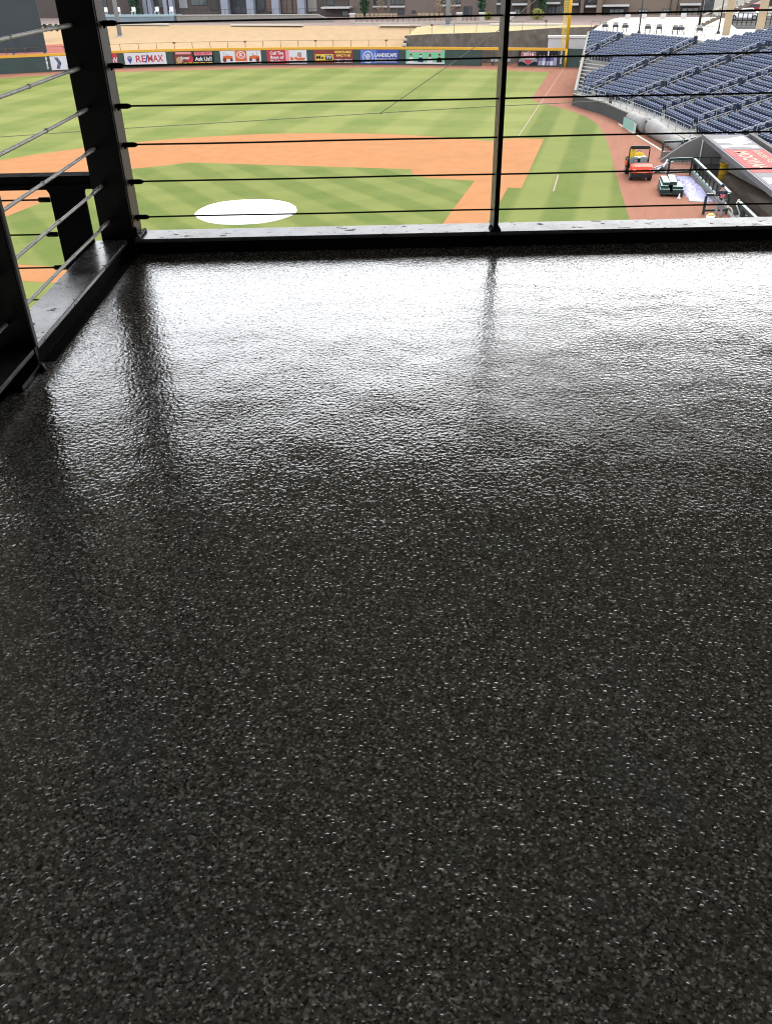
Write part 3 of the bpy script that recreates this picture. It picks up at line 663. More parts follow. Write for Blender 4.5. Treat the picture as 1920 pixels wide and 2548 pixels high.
b = MB((104, 12, -.2))
ys = [23.8, 20.6, 12, 9.4, 2, -3.2]; zs = [3.55, 3.72, 3.92, 4.05, 4.5, 4.62]
for i in range(5):
    b.add([(104, ys[i], -.2), (104, ys[i + 1], -.2), (104, ys[i + 1], zs[i + 1]), (104, ys[i], zs[i]), (104.5, ys[i], -.2), (104.5, ys[i + 1], -.2), (104.5, ys[i + 1], zs[i + 1]), (104.5, ys[i], zs[i])],
          [(0, 1, 2, 3)[::-1], (4, 5, 6, 7), (3, 2, 6, 7)[::-1], (0, 4, 5, 1)] + ([(0, 3, 7, 4)] if i == 0 else []) + ([(1, 5, 6, 2)] if i == 4 else []))
b.build('masonry', M_stone, swl)
strip_m = mat('pale_strip_grass', (.32, .265, .14), .9, 0, .12, 1)
b = MB()
for i in range(5): b.add([(104.5, ys[i], zs[i] - .03), (104.5, ys[i + 1], zs[i + 1] - .03), (112.15, ys[i + 1], 4.37), (112.15, ys[i], 4.37)], [(0, 3, 2, 1)])
struct('grass_strip', b, strip_m)
b = MB(); thick_line(b, [(112.2, 12.6), (112.2, 1.5)], -.2, .5, 4.371, 4.62); struct('path_edge', b, M_curb)
# steps at the end of the berm
st = thing('stone_steps', 'white edged steps between the tan berm and the stone wall', 'steps', (103.3, 24.0, 1.75))
for k in range(6):
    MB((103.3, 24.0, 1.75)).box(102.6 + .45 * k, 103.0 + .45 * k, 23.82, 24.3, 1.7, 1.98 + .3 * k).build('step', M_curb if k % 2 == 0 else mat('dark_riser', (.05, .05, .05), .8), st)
# white shed right of the wall
ws = thing('utility_shed', 'white flat roofed shed behind the foul pole', 'shed', (103.2, 0, 0))
M_shed = mat('white_siding', (.42, .41, .42), .7, 0, .05, .6)
MB((103.2, 0, 0)).box(102.6, 103.9, -3.1, 2.85, -.2, 3.35).build('wall', M_shed, ws)
MB((103.2, 0, 0)).box(102.45, 103.95, -3.2, 2.95, 3.351, 3.62).build('roof', mat('white_coping', (.5, .49, .48), .6, 0, .03), ws)
# light poles
M_gal = mat('galvanised_steel', (.225, .255, .295), .55, 0, .06, 2)
def pole(label, x, y, z, r, h):
    p_ = thing('light_pole', label, 'light pole', (x, y, z))
    MB().tube([(0, 0, .1), (0, 0, h)], [r, r * .75], 14).build('pole', M_gal, p_, True)
    MB().lathe((0, 0, 0), [(r * 1.8, 0), (r * 1.8, .12), (r * 1.05, .2)], 14).build('base', M_gal, p_)
    MB().box(-.3, .3, -1.5, 1.5, h, h + .5).build('lamp_head', M_gal, p_)
pole('tall grey light pole rising from the berm just right of the corner post', 107.9, 73.2, 3.15, .36, 22)
pole('tall grey light pole rising from the paving behind the stone wall', 112.9, 19.3, 4.3, .36, 22)
# batter's eye
M_slate = mat('slate_panel', (.036, .042, .050), .7, 0, .10, .35)
be = thing('batters_eye', 'big flat dark slate wall screen at the upper left above the yellow cap', 'screen wall', (90.2, 78, 1.5))
p0, p1 = Vector((89.9, 75.5)), Vector((82.5, 96)); tt = (p1 - p0).normalized()
b = MB((90.2, 78, 1.5)); b.obox(p0, p1, .35, 2.35, 6.9); b.build('panel', M_slate, be)
b = MB((90.2, 78, 1.5)); b.obox(p0, p1, .35, 6.905, 14); b.build('panel', M_slate, be)
for k in (.5, 5, 10, 15): q_ = p0 + tt * k; MB((90.2, 78, 1.5)).box(q_.x + .2, q_.x + .5, q_.y - .15, q_.y + .15, 1.2, 12).build('support', M_gal, be)

# ------------------------------------------------------------------ plants
def leaf_mat(name, a, c):
    t = NT(name); o = t.obj(); f = t.noise(o, 2.2, 5, .7); return t.set(t.ramp(f, [(.3, a), (.7, c)]), .8, 0, None, .2)
LM = {'dark': leaf_mat('conifer_foliage', (.012, .035, .018), (.035, .085, .04)), 'olive': leaf_mat('olive_foliage', (.12, .13, .03), (.30, .30, .08)), 'tan': leaf_mat('bare_twigs', (.22, .15, .09), (.38, .27, .17)), 'bush': leaf_mat('bush_foliage', (.03, .035, .025), (.09, .095, .06)), 'green': leaf_mat('green_foliage', (.05, .09, .03), (.13, .20, .07))}
M_bark = mat('bark', (.11, .08, .06), .9)
def plant(name, label, cat, x, y, z, w_, h, kind, n=500, shape_='cone', leaf=.16, group=None, trunk=.12):
    p_ = thing(name, label, cat, (x, y, z), 0, group); b = MB()
    for _ in range(n):
        f = random.random()
        if shape_ == 'cone': R0 = w_ * (.62 + .38 * math.sin(min(1, f * 3) * math.pi / 2)) * (1 - max(0, f - .55) / .47) ** .7
        else: R0 = w_ * math.sqrt(max(.02, 1 - (2 * f - 1) ** 2))
        a = random.random() * 6.283; rr = R0 * random.random() ** .45 * (.85 + .3 * math.sin(5 * a + 9 * f)); c = Vector((rr * math.cos(a), rr * math.sin(a), (trunk if shape_ != 'cone' else .05) * h + f * h * (1 - trunk * .6)))
        d1 = Vector((random.gauss(0, 1), random.gauss(0, 1), random.gauss(0, 1))).normalized(); d2 = d1.cross(Vector((random.gauss(0, 1), random.gauss(0, 1), random.gauss(0, 1)))).normalized(); s = leaf * (.6 + .8 * random.random())
        b.add([c - d1 * s, c + d2 * s * .7, c + d1 * s, c - d2 * s * .7], [(0, 1, 2, 3)])
    b.build('crown', LM[kind], p_)
    tb = MB(); tb.tube([(0, 0, -.05), (0, 0, h * .6)], [.05 * w_ + .03, .02], 6)
    for k in range(4): a = k * 1.6; tb.tube([(0, 0, h * (.2 + .1 * k)), (w_ * .5 * math.cos(a), w_ * .5 * math.sin(a), h * (.4 + .1 * k))], [.03, .012], 5)
    tb.build('trunk', M_bark, p_); return p_
for px, wd, lb in ((907, .95, 'broad dark green columnar conifer in front of the brick apartments'), (1197, .7, 'narrow dark green conifer between two white pillars'), (1345, 1.0, 'dark green conifer just left of the foul pole'), (340, 1.2, 'dark green conifer behind the pale blue platform')):
    c = atx(px, 41, 137); plant('conifer_tree', lb, 'tree', 137, c.y, 4.35, wd, 8, 'dark', 900, 'cone', .2)
for px, wd, h, kd, lb in ((1335, 1.5, 1.5, 'olive', 'wide yellow green shrub behind the railing near the foul pole'), (1213, .8, 1.0, 'olive', 'low rounded yellow green shrub beside the narrow conifer')):
    c = atx(px, 52, 128); plant('shrub', lb, 'shrub', 128, c.y, 4.35, wd, h, kd, 350, 'ball', .14, None, .05)
for px, lb in ((948, 'rusty tan leafless tree left of the light pole by the brick wall'), (1092, 'small tan leafless tree left of the grey light pole'), (1122, 'tan leafless tree right of the grey light pole')):
    c = atx(px, 41, 138); plant('bare_tree', lb, 'tree', 138, c.y, 4.35, .95, 2.6, 'tan', 260, 'ball', .10, None, .3)
for k, px in enumerate((114, 128, 143)):
    c = atx(px, 76, 103); plant('bush', ('left', 'middle', 'right')[k] + ' of three small dark bushes on the tan berm left of the corner post', 'bush', 103, c.y, c.z - .1, .55, 1.0, 'bush', 260, 'ball', .10, 'dark bushes on the berm', .05)

# ------------------------------------------------------------------ buildings behind
def brick_mat(name, c1, c2, mo):
    t = NT(name); o = t.obj(); br = t.n('ShaderNodeTexBrick'); mp = t.n('ShaderNodeMapping'); t.l(o, mp.inputs['Vector']); mp.inputs['Rotation'].default_value = (R_(90), 0, R_(90)); t.l(mp.outputs[0], br.inputs['Vector'])
    br.inputs['Scale'].default_value = 4; br.inputs['Color1'].default_value = (*c1, 1); br.inputs['Color2'].default_value = (*c2, 1); br.inputs['Mortar'].default_value = (*mo, 1)
    return t.set(t.mix(.35, br.outputs[0], t.ramp(t.noise(o, .6, 5, .7), [(.3, c1), (.7, c2)])), .9, 0, None, .2)
M_brick = brick_mat('brown_brick', (.11, .078, .066), (.145, .105, .09), (.135, .112, .10))
M_brickd = brick_mat('dark_brick', (.055, .044, .041), (.085, .066, .06), (.075, .064, .06))
M_brickt = brick_mat('tan_brick', (.135, .10, .075), (.17, .128, .098), (.155, .122, .098))
def glass_mat():
    t = NT('dark_window_glass'); o = t.obj(); return t.set(t.ramp(t.voro(o, .5), [(0, (.02, .024, .028)), (1, (.075, .085, .095))]), .12, 0, None, .7)
M_glass = glass_mat(); M_blind = mat('window_blind', (.20, .21, .21), .5, 0, .1, .8); M_fr = mat('dark_frame', (.025, .026, .028), .5)
M_slab = mat('white_slab_edge', (.42, .41, .41), .7, 0, .05, 1); M_lav = mat('blue_grey_column', (.22, .24, .29), .7, 0, .06, .6); M_in_ = mat('painted_recess_shade', (.05, .048, .046), .8)  # last one: recess shade painted as a flat dark colour
XB = 140.0
def yb(px, x=XB): return atx(px, 30, x).y
def building(name, label, px0, px1, wm, h=22, x=XB, z=4.35):
    y1, y0 = yb(px0, x), yb(px1, x); bl = thing(name, label, 'building', (x + 6, (y0 + y1) / 2, z)); o = Vector((x + 6, (y0 + y1) / 2, z))
    MB(o).box(x, x + 12, y0, y1, z - .3, z + h).build('wall', wm, bl); MB(o).box(x - .3, x + 12.3, y0 - .2, y1 + .2, z + h + .001, z + h + .5).build('roof', M_conc2, bl)
    return bl, o
def win(bl, o, px0, px1, y0p, y1p, x=XB, mul=2, gm=None, sill=True, proud=.06):
    ya, yc = yb(px1, x), yb(px0, x); z1 = atx(px0, y0p, x).z; z0 = atx(px0, y1p, x).z
    f = MB(o); t = .09
    f.box(x - proud, x + .1, ya, yc, z0, z0 + t); f.box(x - proud, x + .1, ya, yc, z1 - t, z1)
    for k in range(mul + 1): yy = ya + (yc - ya) * k / mul; f.box(x - proud + .002, x + .1, yy - t / 2, yy + t / 2, z0 + t, z1 - t)
    fr_ = f.build('window', M_fr, bl); MB(o).box(x - proud + .03, x + .05, ya + .01, yc - .01, z0 + .01, z1 - .01).build('pane', gm or M_glass, fr_)
def slab(bl, o, px0, px1, yp, d=1.2, x=XB, th=.28, rail=True):
    ya, yc = yb(px1, x), yb(px0, x); z = atx(px0, yp, x).z
    s = MB(o).box(x - d, x - .01, ya, yc, z - th, z).build('balcony', M_slab, bl)
    if rail:
        b = MB(o); b.box(x - d, x - d + .05, ya, yc, z + .95, z + 1.0); n = max(4, int((yc - ya) / .3))
        for k in range(n + 1): yy = ya + (yc - ya) * k / n; b.box(x - d + .01, x - d + .04, yy - .015, yy + .015, z, z + .95)
        b.build('balustrade', M_fr, s)
    return s
# left block: dark glazing behind blue grey columns
bl, o = building('apartment_building', 'dark ground floor block with tall blue grey columns at the upper left', 20, 868, M_brickd)
for c in (372, 384, 422, 436, 568, 631, 693, 756):
    ya = yb(c + (8.5 if c > 500 else 4.5)); yc = yb(c - (8.5 if c > 500 else 4.5)); MB(o).box(XB - 1.6, XB - .4, ya, yc, 4.361, 14).build('column', M_lav, bl)
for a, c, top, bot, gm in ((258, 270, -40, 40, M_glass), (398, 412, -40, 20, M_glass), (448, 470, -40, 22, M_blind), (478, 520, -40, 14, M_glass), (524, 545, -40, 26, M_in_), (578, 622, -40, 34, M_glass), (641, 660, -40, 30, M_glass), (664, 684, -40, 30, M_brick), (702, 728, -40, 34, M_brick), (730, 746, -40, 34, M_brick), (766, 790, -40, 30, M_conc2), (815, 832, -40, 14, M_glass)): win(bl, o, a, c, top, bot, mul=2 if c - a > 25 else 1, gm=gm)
slab(bl, o, 808, 878, 16, 2.2)
win(bl, o, 852, 866, 26, 40, mul=2, gm=M_blind)
# brick block
bl, o = building('apartment_building', 'brown brick apartment block with white balcony ledges above the row of tan chairs', 869, 1262, M_brick)
for a, c, sl, t in ((930, 962, 15, 0), (972, 1006, 15, 0), (1096, 1108, 12, 0), (1120, 1144, 12, 0), (1236, 1250, 8, 0)):
    win(bl, o, a, c, -30, sl - 3, mul=3); slab(bl, o, a - 2, c + 2, sl, .5, th=.22, rail=False)
for a, c, t, b_ in ((973, 984, 22, 36), (990, 1005, 22, 36), (1024, 1034, 26, 33), (1153, 1173, 16, 42), (1236, 1248, 15, 42)): win(bl, o, a, c, t, b_, mul=1)
# dark recessed block and tan block on the right
bl, o = building('apartment_building', 'dark recessed brick block with a balcony behind the yellow foul pole', 1263, 1483, M_brickd)
for a, c in ((1274, 1312), (1358, 1392), (1418, 1438), (1455, 1482)): slab(bl, o, a, c, (8, 5, 8, 13)[(1274, 1358, 1418, 1455).index(a)], 1.4)
for a, c, t, b_, gm in ((1280, 1292, 22, 42, M_blind), (1300, 1310, 14, 36, M_brickt), (1362, 1380, 16, 40, M_glass), (1382, 1400, 14, 40, M_glass), (1458, 1480, -20, 8, M_glass)): win(bl, o, a, c, t, b_, mul=2, gm=gm)
for c in (1316, 1447): MB(o).box(XB - 1.6, XB - .02, yb(c + 4), yb(c - 4), 4.361, 26).build('pilaster', M_brick, bl)
bl, o = building('apartment_building', 'tan brick apartment block with pale blinds behind the white concourse', 1484, 1740, M_brickt)
for c in (1489,): MB(o).box(XB - 1.8, XB - .02, yb(c + 7), yb(c - 6), 4.361, 26).build('pilaster', M_brickt, bl)
slab(bl, o, 1497, 1563, 11, 1.6); slab(bl, o, 1687, 1740, 8, 1.6)
for a, c in ((1496, 1562), (1690, 1738)):
    MB(o).box(XB - .05, XB + .02, yb(c), yb(a), 4.361, atx(1500, 14, XB).z).build('recess_shade', M_in_, bl)  # flat dark sheet standing in for the shade of a recess
for a, c, t, b_ in ((1515, 1551, 22, 47), (1587, 1610, 22, 47), (1648, 1669, 22, 50), (1695, 1735, 19, 48)): win(bl, o, a, c, t, b_, mul=3, gm=M_blind, proud=.12)
for px in (1665, 1682): MB(o).tube([(XB - .2, yb(px), 4.36), (XB - .2, yb(px), 20)], .08, 6).build('drainpipe', M_fr, bl)

# concrete retaining wall with railing (left middle)
rw = thing('retaining_wall', 'long pale concrete retaining wall with a thin railing below the blue grey columns', 'wall', (122.5, 54, 4.36)); o = Vector((122.5, 54, 4.36))
ya, yc, ye = atx(440, 45, 122).y, atx(790, 45, 122).y, atx(826, 48, 122).y
b = MB(o); b.box(122, 123, yc, ya, 4.361, 5.45); b.add([(122, yc, 4.361), (123, yc, 4.361), (123, yc, 5.45), (122, yc, 5.45), (122, ye, 4.361), (123, ye, 4.361), (123, ye, 4.62), (122, ye, 4.62)], [(3, 2, 6, 7), (4, 7, 6, 5), (0, 3, 7, 4), (1, 5, 6, 2)])
b.build('concrete', M_conc2, rw); MB(o).box(121.9, 123.1, yc, ya, 5.451, 5.56).build('coping', mat('pale_coping', (.30, .29, .27), .8), rw)
b = MB(o); b.bar((122.5, ya, 6.35), (122.5, yc, 6.35), .05, .05); b.bar((122.5, yc, 6.35), (122.5, ye, 5.5), .05, .05)
for k in range(24): yy = ya + (yc - ya) * k / 23; b.box(122.48, 122.52, yy - .02, yy + .02, 5.56, 6.33)
b.build('handrail', mat('black_iron', (.03, .03, .032), .5), rw)
# pale blue platform with chairs
bp_ = thing('glass_platform', 'long pale blue glass topped platform carrying white chairs at the upper left', 'platform', (123, 77.6, 4.36)); o = Vector((123, 77.6, 4.36))
y1, y0 = atx(242, 40, 122).y, atx(432, 40, 122).y
M_aqua = mat('pale_blue_glass', (.26, .36, .39), .15, 0, .08, .5); M_aq2 = mat('blue_grey_panel', (.16, .2, .235), .4, 0, .08, .5)
MB(o).box(122, 125, y0, y1, 4.361, 5.35).build('front_panel', M_aq2, bp_); MB(o).box(121.9, 125.1, y0 - .1, y1 + .1, 5.351, 5.62).build('glass_top', M_aqua, bp_)
def chair_proto(name, label, cat, wm, s=1.0, group=None):
    c = thing(name, label, cat, (0, 0, 0), 0, group)
    MB().box(-.3 * s, .3 * s, -.3 * s, .3 * s, .38 * s, .46 * s).build('seat', wm, c); MB().box(.24 * s, .31 * s, -.3 * s, .3 * s, .46 * s, 1.0 * s).build('backrest', wm, c)
    for sx in (-1, 1):
        for sy in (-1, 1): MB().box(sx * .26 * s - .03, sx * .26 * s + .03, sy * .26 * s - .03, sy * .26 * s + .03, 0, .38 * s).build('leg', wm, c)
    return c
M_wh = mat('white_plastic', (.6, .61, .62), .5, 0, .03)
WH = [(266, 'first white chair from the left on the pale blue platform'), (298, 'white chair behind the grey light pole on the blue platform'), (336, 'white chair in the middle of the pale blue platform'), (394, 'second white chair from the right end of the blue platform'), (430, 'rightmost white chair at the end of the blue platform')]
pr = None
for px, lb in WH:
    y = atx(px, 34, 124).y; y = max(y, y0 + .4)
    if pr is None: pr = chair_proto('deck_chair', lb, 'chair', M_wh, 1.15, 'white chairs on the blue platform'); pr.location = (123.6, y, 5.621)
    else: copy_tree(pr, (123.6, y, 5.621), .2, lb)
pr = None; M_tan = mat('tan_wicker', (.30, .225, .15), .8, 0, .12, 4)
TC = [880, 891, 901, 914, 927, 937, 947, 956, 965, 974, 984, 1043, 1053, 1062, 1075, 1086, 1098, 1118]
for k, px in enumerate(TC):
    y = atx(px, 44, 128).y; lb = 'tan wicker chair in the row below the brick apartments, ' + ('left group between the white pillars' if k < 11 else 'right group beside the light pole')
    if pr is None: pr = chair_proto('patio_chair', lb, 'chair', M_tan, 1.0, 'tan chairs along the brick apartments'); pr.location = (128, y, 4.361); pr.rotation_euler = (0, 0, math.pi)
    else: copy_tree(pr, (128 + .3 * random.random(), y, 4.361), math.pi + random.uniform(-.3, .3), lb)
for k, px in enumerate((660, 640, 468, 480, 346, 362, 376)): pass
# white pillars and the fence between them
for px, lb in ((877, 'white square pillar at the left end of the tan chairs'), (1142, 'white square pillar right of the grey light pole'), (1198, 'white square pillar in front of the narrow conifer'), (1273, 'white square pillar just right of the slim railing post')):
    y = atx(px, 50, 118).y; p_ = thing('gate_pillar', lb, 'pillar', (118, y, 4.36)); MB().box(-.38, .38, -.38, .38, .001, 1.3).build('shaft', M_conc, p_); MB().box(-.46, .46, -.46, .46, 1.301, 1.5).build('cap', M_shed, p_)
fence('black picket railing between the white pillars behind the stone wall', [(118.6, atx(884, 50, 118).y), (118.6, atx(1134, 50, 118).y)], 4.36, 1.1, 20, 'picket_railing', None, None, None, (1.0, .15))
fence('short black picket railing between the two right hand white pillars', [(118.6, atx(1149, 50, 118).y), (118.6, atx(1190, 50, 118).y)], 4.36, 1.1, 5, 'picket_railing', None, None, None, (1.0, .5, .15))
b = MB(); b.box(117.2, 117.9, atx(1262, 56, 118).y, atx(884, 56, 118).y, 4.361, 4.6); struct('kerb', b, M_conc)

# ------------------------------------------------------------------ grandstand beyond first base
TH = [(-40, 43), (-6, 42), (0, 40), (2, 37), (6, 32), (9, 26), (12, 19), (20, 17), (70, 15)]
def theta(u):
    for i in range(len(TH) - 1):
        if u <= TH[i + 1][0]:
            f = (u - TH[i][0]) / (TH[i + 1][0] - TH[i][0]); return R_(TH[i][1] + (TH[i + 1][1] - TH[i][1]) * f)
    return R_(TH[-1][1])
DU = .1; FT = {}
x_, y_ = 61.1, -5.3
for i in range(20, 701): FT[i] = (x_, y_); a = theta(i * DU + DU / 2); x_ -= math.cos(a) * DU; y_ -= math.sin(a) * DU
x_, y_ = 61.1, -5.3
for i in range(20, -400, -1): FT[i] = (x_, y_); a = theta(i * DU - DU / 2); x_ += math.cos(a) * DU; y_ += math.sin(a) * DU
def Fp(u, v):
    i = int(math.floor(u / DU)); f = u / DU - i; a_, b_ = FT[i], FT[i + 1]; th = theta(u)
    return Vector((a_[0] + (b_[0] - a_[0]) * f + math.sin(th) * v, a_[1] + (b_[1] - a_[1]) * f - math.cos(th) * v, 0))
YE = -3.62
def ucross(v):
    lo, hi = -38.0, 6.0
    for _ in range(40):
        mid = (lo + hi) / 2
        if Fp(mid, v).y > YE: lo = mid
        else: hi = mid
    return lo
TR, RI, Z0 = .79, .237, 1.0
NR, NU = 17, 22
UE = 60
M_tier = mat('stand_concrete', (.17, .165, .155), .85, 0, .12, .8)
M_step = mat('pale_aisle_step', (.30, .28, .23), .85, 0, .08, 2)
gs0 = Vector((60, -12, 0))
gs = thing('grandstand', 'curved concrete grandstand tiers climbing away beyond the right field corner', 'grandstand', gs0)
def ustart(k): return ucross(TR * k) if k < NR else 3.4 + (k - NR) * .55
b = MB(gs0); vs_l = []
def samples(ua): 
    n_ = 70; return [ua + (UE - ua) * i / n_ for i in range(n_ + 1)]
prev = None
for k in range(NU):
    va, vb = TR * k - .36, TR * k + .43; z = Z0 + RI * k
    if k == NR: prev = None
    for v, zz in ((va, z), (vb, z)):
        ua = ucross(v) if k < NR else ustart(k)
        row = [Vector((*Fp(u, v).xy, zz)) for u in samples(ua)]
        if prev is None and k: prev = [Vector((p.x, p.y, zz - RI)) for p in row]
        if prev is not None:
            n_ = len(row); b.add(prev + row, [(i, i + 1, n_ + i + 1, n_ + i)[::-1] for i in range(n_ - 1)])
        else:
            low = [Vector((p.x, p.y, -.3)) for p in row]; n_ = len(row); b.add(low + row, [(i, i + 1, n_ + i + 1, n_ + i)[::-1] for i in range(n_ - 1)])
        prev = row
b.build('tier', M_tier, gs)
# side parapet along the foul territory fence
M_par = mat('pale_parapet', (.185, .178, .16), .8, 0, .06, 1)
b = MB(gs0); prev = None
for k in range(0, NR + 1):
    v = TR * k - .36; p = Fp(ucross(v), v); zt = Z0 + RI * k + .32
    cur = [(p.x, YE + .02, -.3), (p.x, YE + .30, -.3), (p.x, YE + .30, zt), (p.x, YE + .02, zt)]
    if prev: b.add(prev + cur, [(0, 1, 5, 4), (1, 2, 6, 5), (2, 3, 7, 6), (3, 0, 4, 7)])
    else: b.add(cur, [(0, 1, 2, 3)])
    prev = cur
b.add(prev, [(3, 2, 1, 0)]); b.build('side_parapet', M_par, gs)
# walkway and front wall
FW = [(61.75, -3.45), (58.4, -5.1), (55.2, -6.95), (50.3, -8.65), (45.8, -10.35), (41.5, -11.8), (37.7, -13.0), (34.6, -13.9)]
inner = [Fp(u, -.36) for u in [ucross(-.36)] + [2 + 2.2 * i for i in range(13)]]
b = MB(gs0); poly = [(p[0], p[1]) for p in FW] + [(p.x, p.y) for p in inner[::-1] if p.x > 34]
tess(struct('walkway', MB().prism(poly, .5, .98), M_par))
M_dk = mat('dark_grey_wall', (.045, .048, .048), .7, 0, .12, .8)
fw = thing('field_wall', 'low dark grey wall curving along the foot of the blue seats', 'wall', (50, -9, 0))
b = MB((50, -9, 0)); thick_line(b, FW[::-1], -.16, .02, .001, 1.02); b.build('wall_face', M_dk, fw)
b = MB((50, -9, 0)); thick_line(b, FW[::-1], -.20, .06, 1.0205, 1.12); b.build('coping', M_par, fw)
fence('pale pipe railing along the walkway at the left front corner of the seats', [(61.5, -3.75), (58.4, -5.3), (56.2, -6.6)], .98, .95, 6, 'pipe_railing', None, M_gal, None, (1.0, .66, .33), .035)
fence('long thin grey pipe railing in front of the first row of blue seats', [(54.8, -7.6), (50.3, -9.2), (45.8, -10.9), (41.5, -12.4), (37.5, -13.6)], .98, .8, 12, 'pipe_railing', None, M_gal, None, (1.0, .5), .03)
MBp = MB((55.3, -7.2, 0)); MBp.box(55.15, 55.45, -7.35, -7.05, .001, 1.75)
gpost = MBp.build('gate_post', M_dk); gpost.location = (55.3, -7.2, 0); tag(gpost, 'short dark square post at the end of the pale corner railing', 'post')
# seats
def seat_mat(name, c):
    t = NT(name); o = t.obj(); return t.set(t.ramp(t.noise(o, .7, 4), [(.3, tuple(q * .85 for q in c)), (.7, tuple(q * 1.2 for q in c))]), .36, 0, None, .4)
M_seat = seat_mat('navy_seat_plastic', (.088, .115, .205)); M_seat_shade = seat_mat('seat_pan_shade', (.028, .040, .078)); M_arm = mat('glint_armrest', (.32, .34, .38), .4, 0, .05, 2, 0, 60, .4)  # pan shade and armrest glints are put into these colours
def seat_geo(b, T):
    def A(vs, fs): b.add([T @ Vector(v) for v in vs], fs)
    n = 5; vs = []
    for j, (z, y) in enumerate(((.40, .13), (.60, .16), (.72, .20), (.77, .235))):
        wv = .205 if j < 3 else .15
        for i in range(n):
            f = i / (n - 1) * 2 - 1; vs.append((wv * f, y - .05 * (f * f), z))
    m_ = len(vs); vs += [(x, y + .03, z) for x, y, z in vs]
    fs = []
    for j in range(3):
        for i in range(n - 1):
            q = (j * n + i, j * n + i + 1, (j + 1) * n + i + 1, (j + 1) * n + i); fs.append(q); fs.append(tuple(m_ + k for k in q[::-1]))
    top = 3 * n; fs += [(top + i, top + i + 1, m_ + top + i + 1, m_ + top + i) for i in range(n - 1)]
    fs += [(i * n, m_ + i * n, m_ + (i + 1) * n, (i + 1) * n)[::-1] for i in range(3)] + [(i * n + n - 1, m_ + i * n + n - 1, m_ + (i + 1) * n + n - 1, (i + 1) * n + n - 1) for i in range(3)]
    A(vs, fs)
    # tipped-up seat pan
    x = .21; vs = [(-x, .02, .36), (x, .02, .36), (x, -.02, .50), (-x, -.02, .50), (-x * .9, .03, .70), (x * .9, .03, .70), (-x, .09, .36), (x, .09, .36), (x, .06, .5), (-x, .06, .5), (-x * .9, .085, .70), (x * .9, .085, .70)]
    A(vs, [(0, 1, 2, 3), (3, 2, 5, 4), (6, 9, 8, 7), (9, 10, 11, 8), (4, 5, 11, 10), (0, 3, 9, 6), (3, 4, 10, 9), (1, 7, 8, 2), (2, 8, 11, 5)])
    for sx in (-.245, .245):
        vs = [(sx - .028, -.10, .56), (sx + .028, -.10, .56), (sx + .028, .16, .62), (sx - .028, .16, .62), (sx - .02, .05, 0), (sx + .02, .05, 0), (sx + .02, .14, 0), (sx - .02, .14, 0)]
        A(vs, [(0, 1, 2, 3), (0, 4, 5, 1), (1, 5, 6, 2), (2, 6, 7, 3), (3, 7, 4, 0)])
def seat_shading(me, nf):
    me.materials.append(M_seat_shade)
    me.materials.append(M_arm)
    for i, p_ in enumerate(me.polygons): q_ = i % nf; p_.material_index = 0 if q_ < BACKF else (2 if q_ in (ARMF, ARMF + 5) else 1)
sm = MB(); seat_geo(sm, Matrix.Identity(4)); BACKF = 34; ARMF = len(sm.f) - 10; seat_me = sm.mesh('seat', M_seat, False); seat_shading(seat_me, len(sm.f))
AI = [-8.3, 2.0, 9.3, 17.3, 24.8, 32.5, 40, 47.5]
spots = []
for k in range(NU):
    v = TR * k - .02; u = ustart(k) + (.25 if k < NR else .4)
    if k < NR:
        if 4 <= k <= 8: u += (1.6, 2.6, 3.6, 4.2, 4.4)[k - 4]
        elif k < 4: u += .9
    while u < UE - 2:
        near = [a_ for a_ in AI if abs(u - a_) < .78 and not (a_ == -8.3 and k < 8)]
        if near and not (near[0] == 2.0 and k >= NR): u = near[0] + .79; continue
        p = Fp(u, v); spots.append((p.x, p.y, Z0 + RI * k, theta(u) + math.pi, k))
        q_ = Fp(u + .1, v); u += .1 * .515 / max(.02, (q_ - p).length)
def px_of(p): d = p - CAM; return CX + FPX * d.dot(RV) / d.dot(FV), CY - FPX * d.dot(UV_) / d.dot(FV)
vis = []; rest = []
for s in spots:
    q = px_of(Vector(s[:3]) + Vector((0, 0, .5)))
    (vis if q[0] < 1915 and q[1] < 470 else rest).append(s)
vis.sort(key=lambda s: (Vector(s[:3]) - CAM).length)
# the nearest ones hide behind the dugout roof or the sill less often than they show: take the 290 nearest in view
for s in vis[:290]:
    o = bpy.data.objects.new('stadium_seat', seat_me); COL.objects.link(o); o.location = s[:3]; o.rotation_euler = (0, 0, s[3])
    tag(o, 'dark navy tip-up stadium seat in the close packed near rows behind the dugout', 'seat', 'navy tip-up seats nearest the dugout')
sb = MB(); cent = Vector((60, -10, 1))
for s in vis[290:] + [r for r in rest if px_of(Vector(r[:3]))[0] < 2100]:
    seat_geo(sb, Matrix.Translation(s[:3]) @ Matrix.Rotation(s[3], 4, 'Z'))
sbo = sb.build('stadium_seats', M_seat); seat_shading(sbo.data, len(sm.f))
tag(sbo, 'mass of navy blue tip-up seats filling the farther grandstand sections', 'seats', kind='stuff')
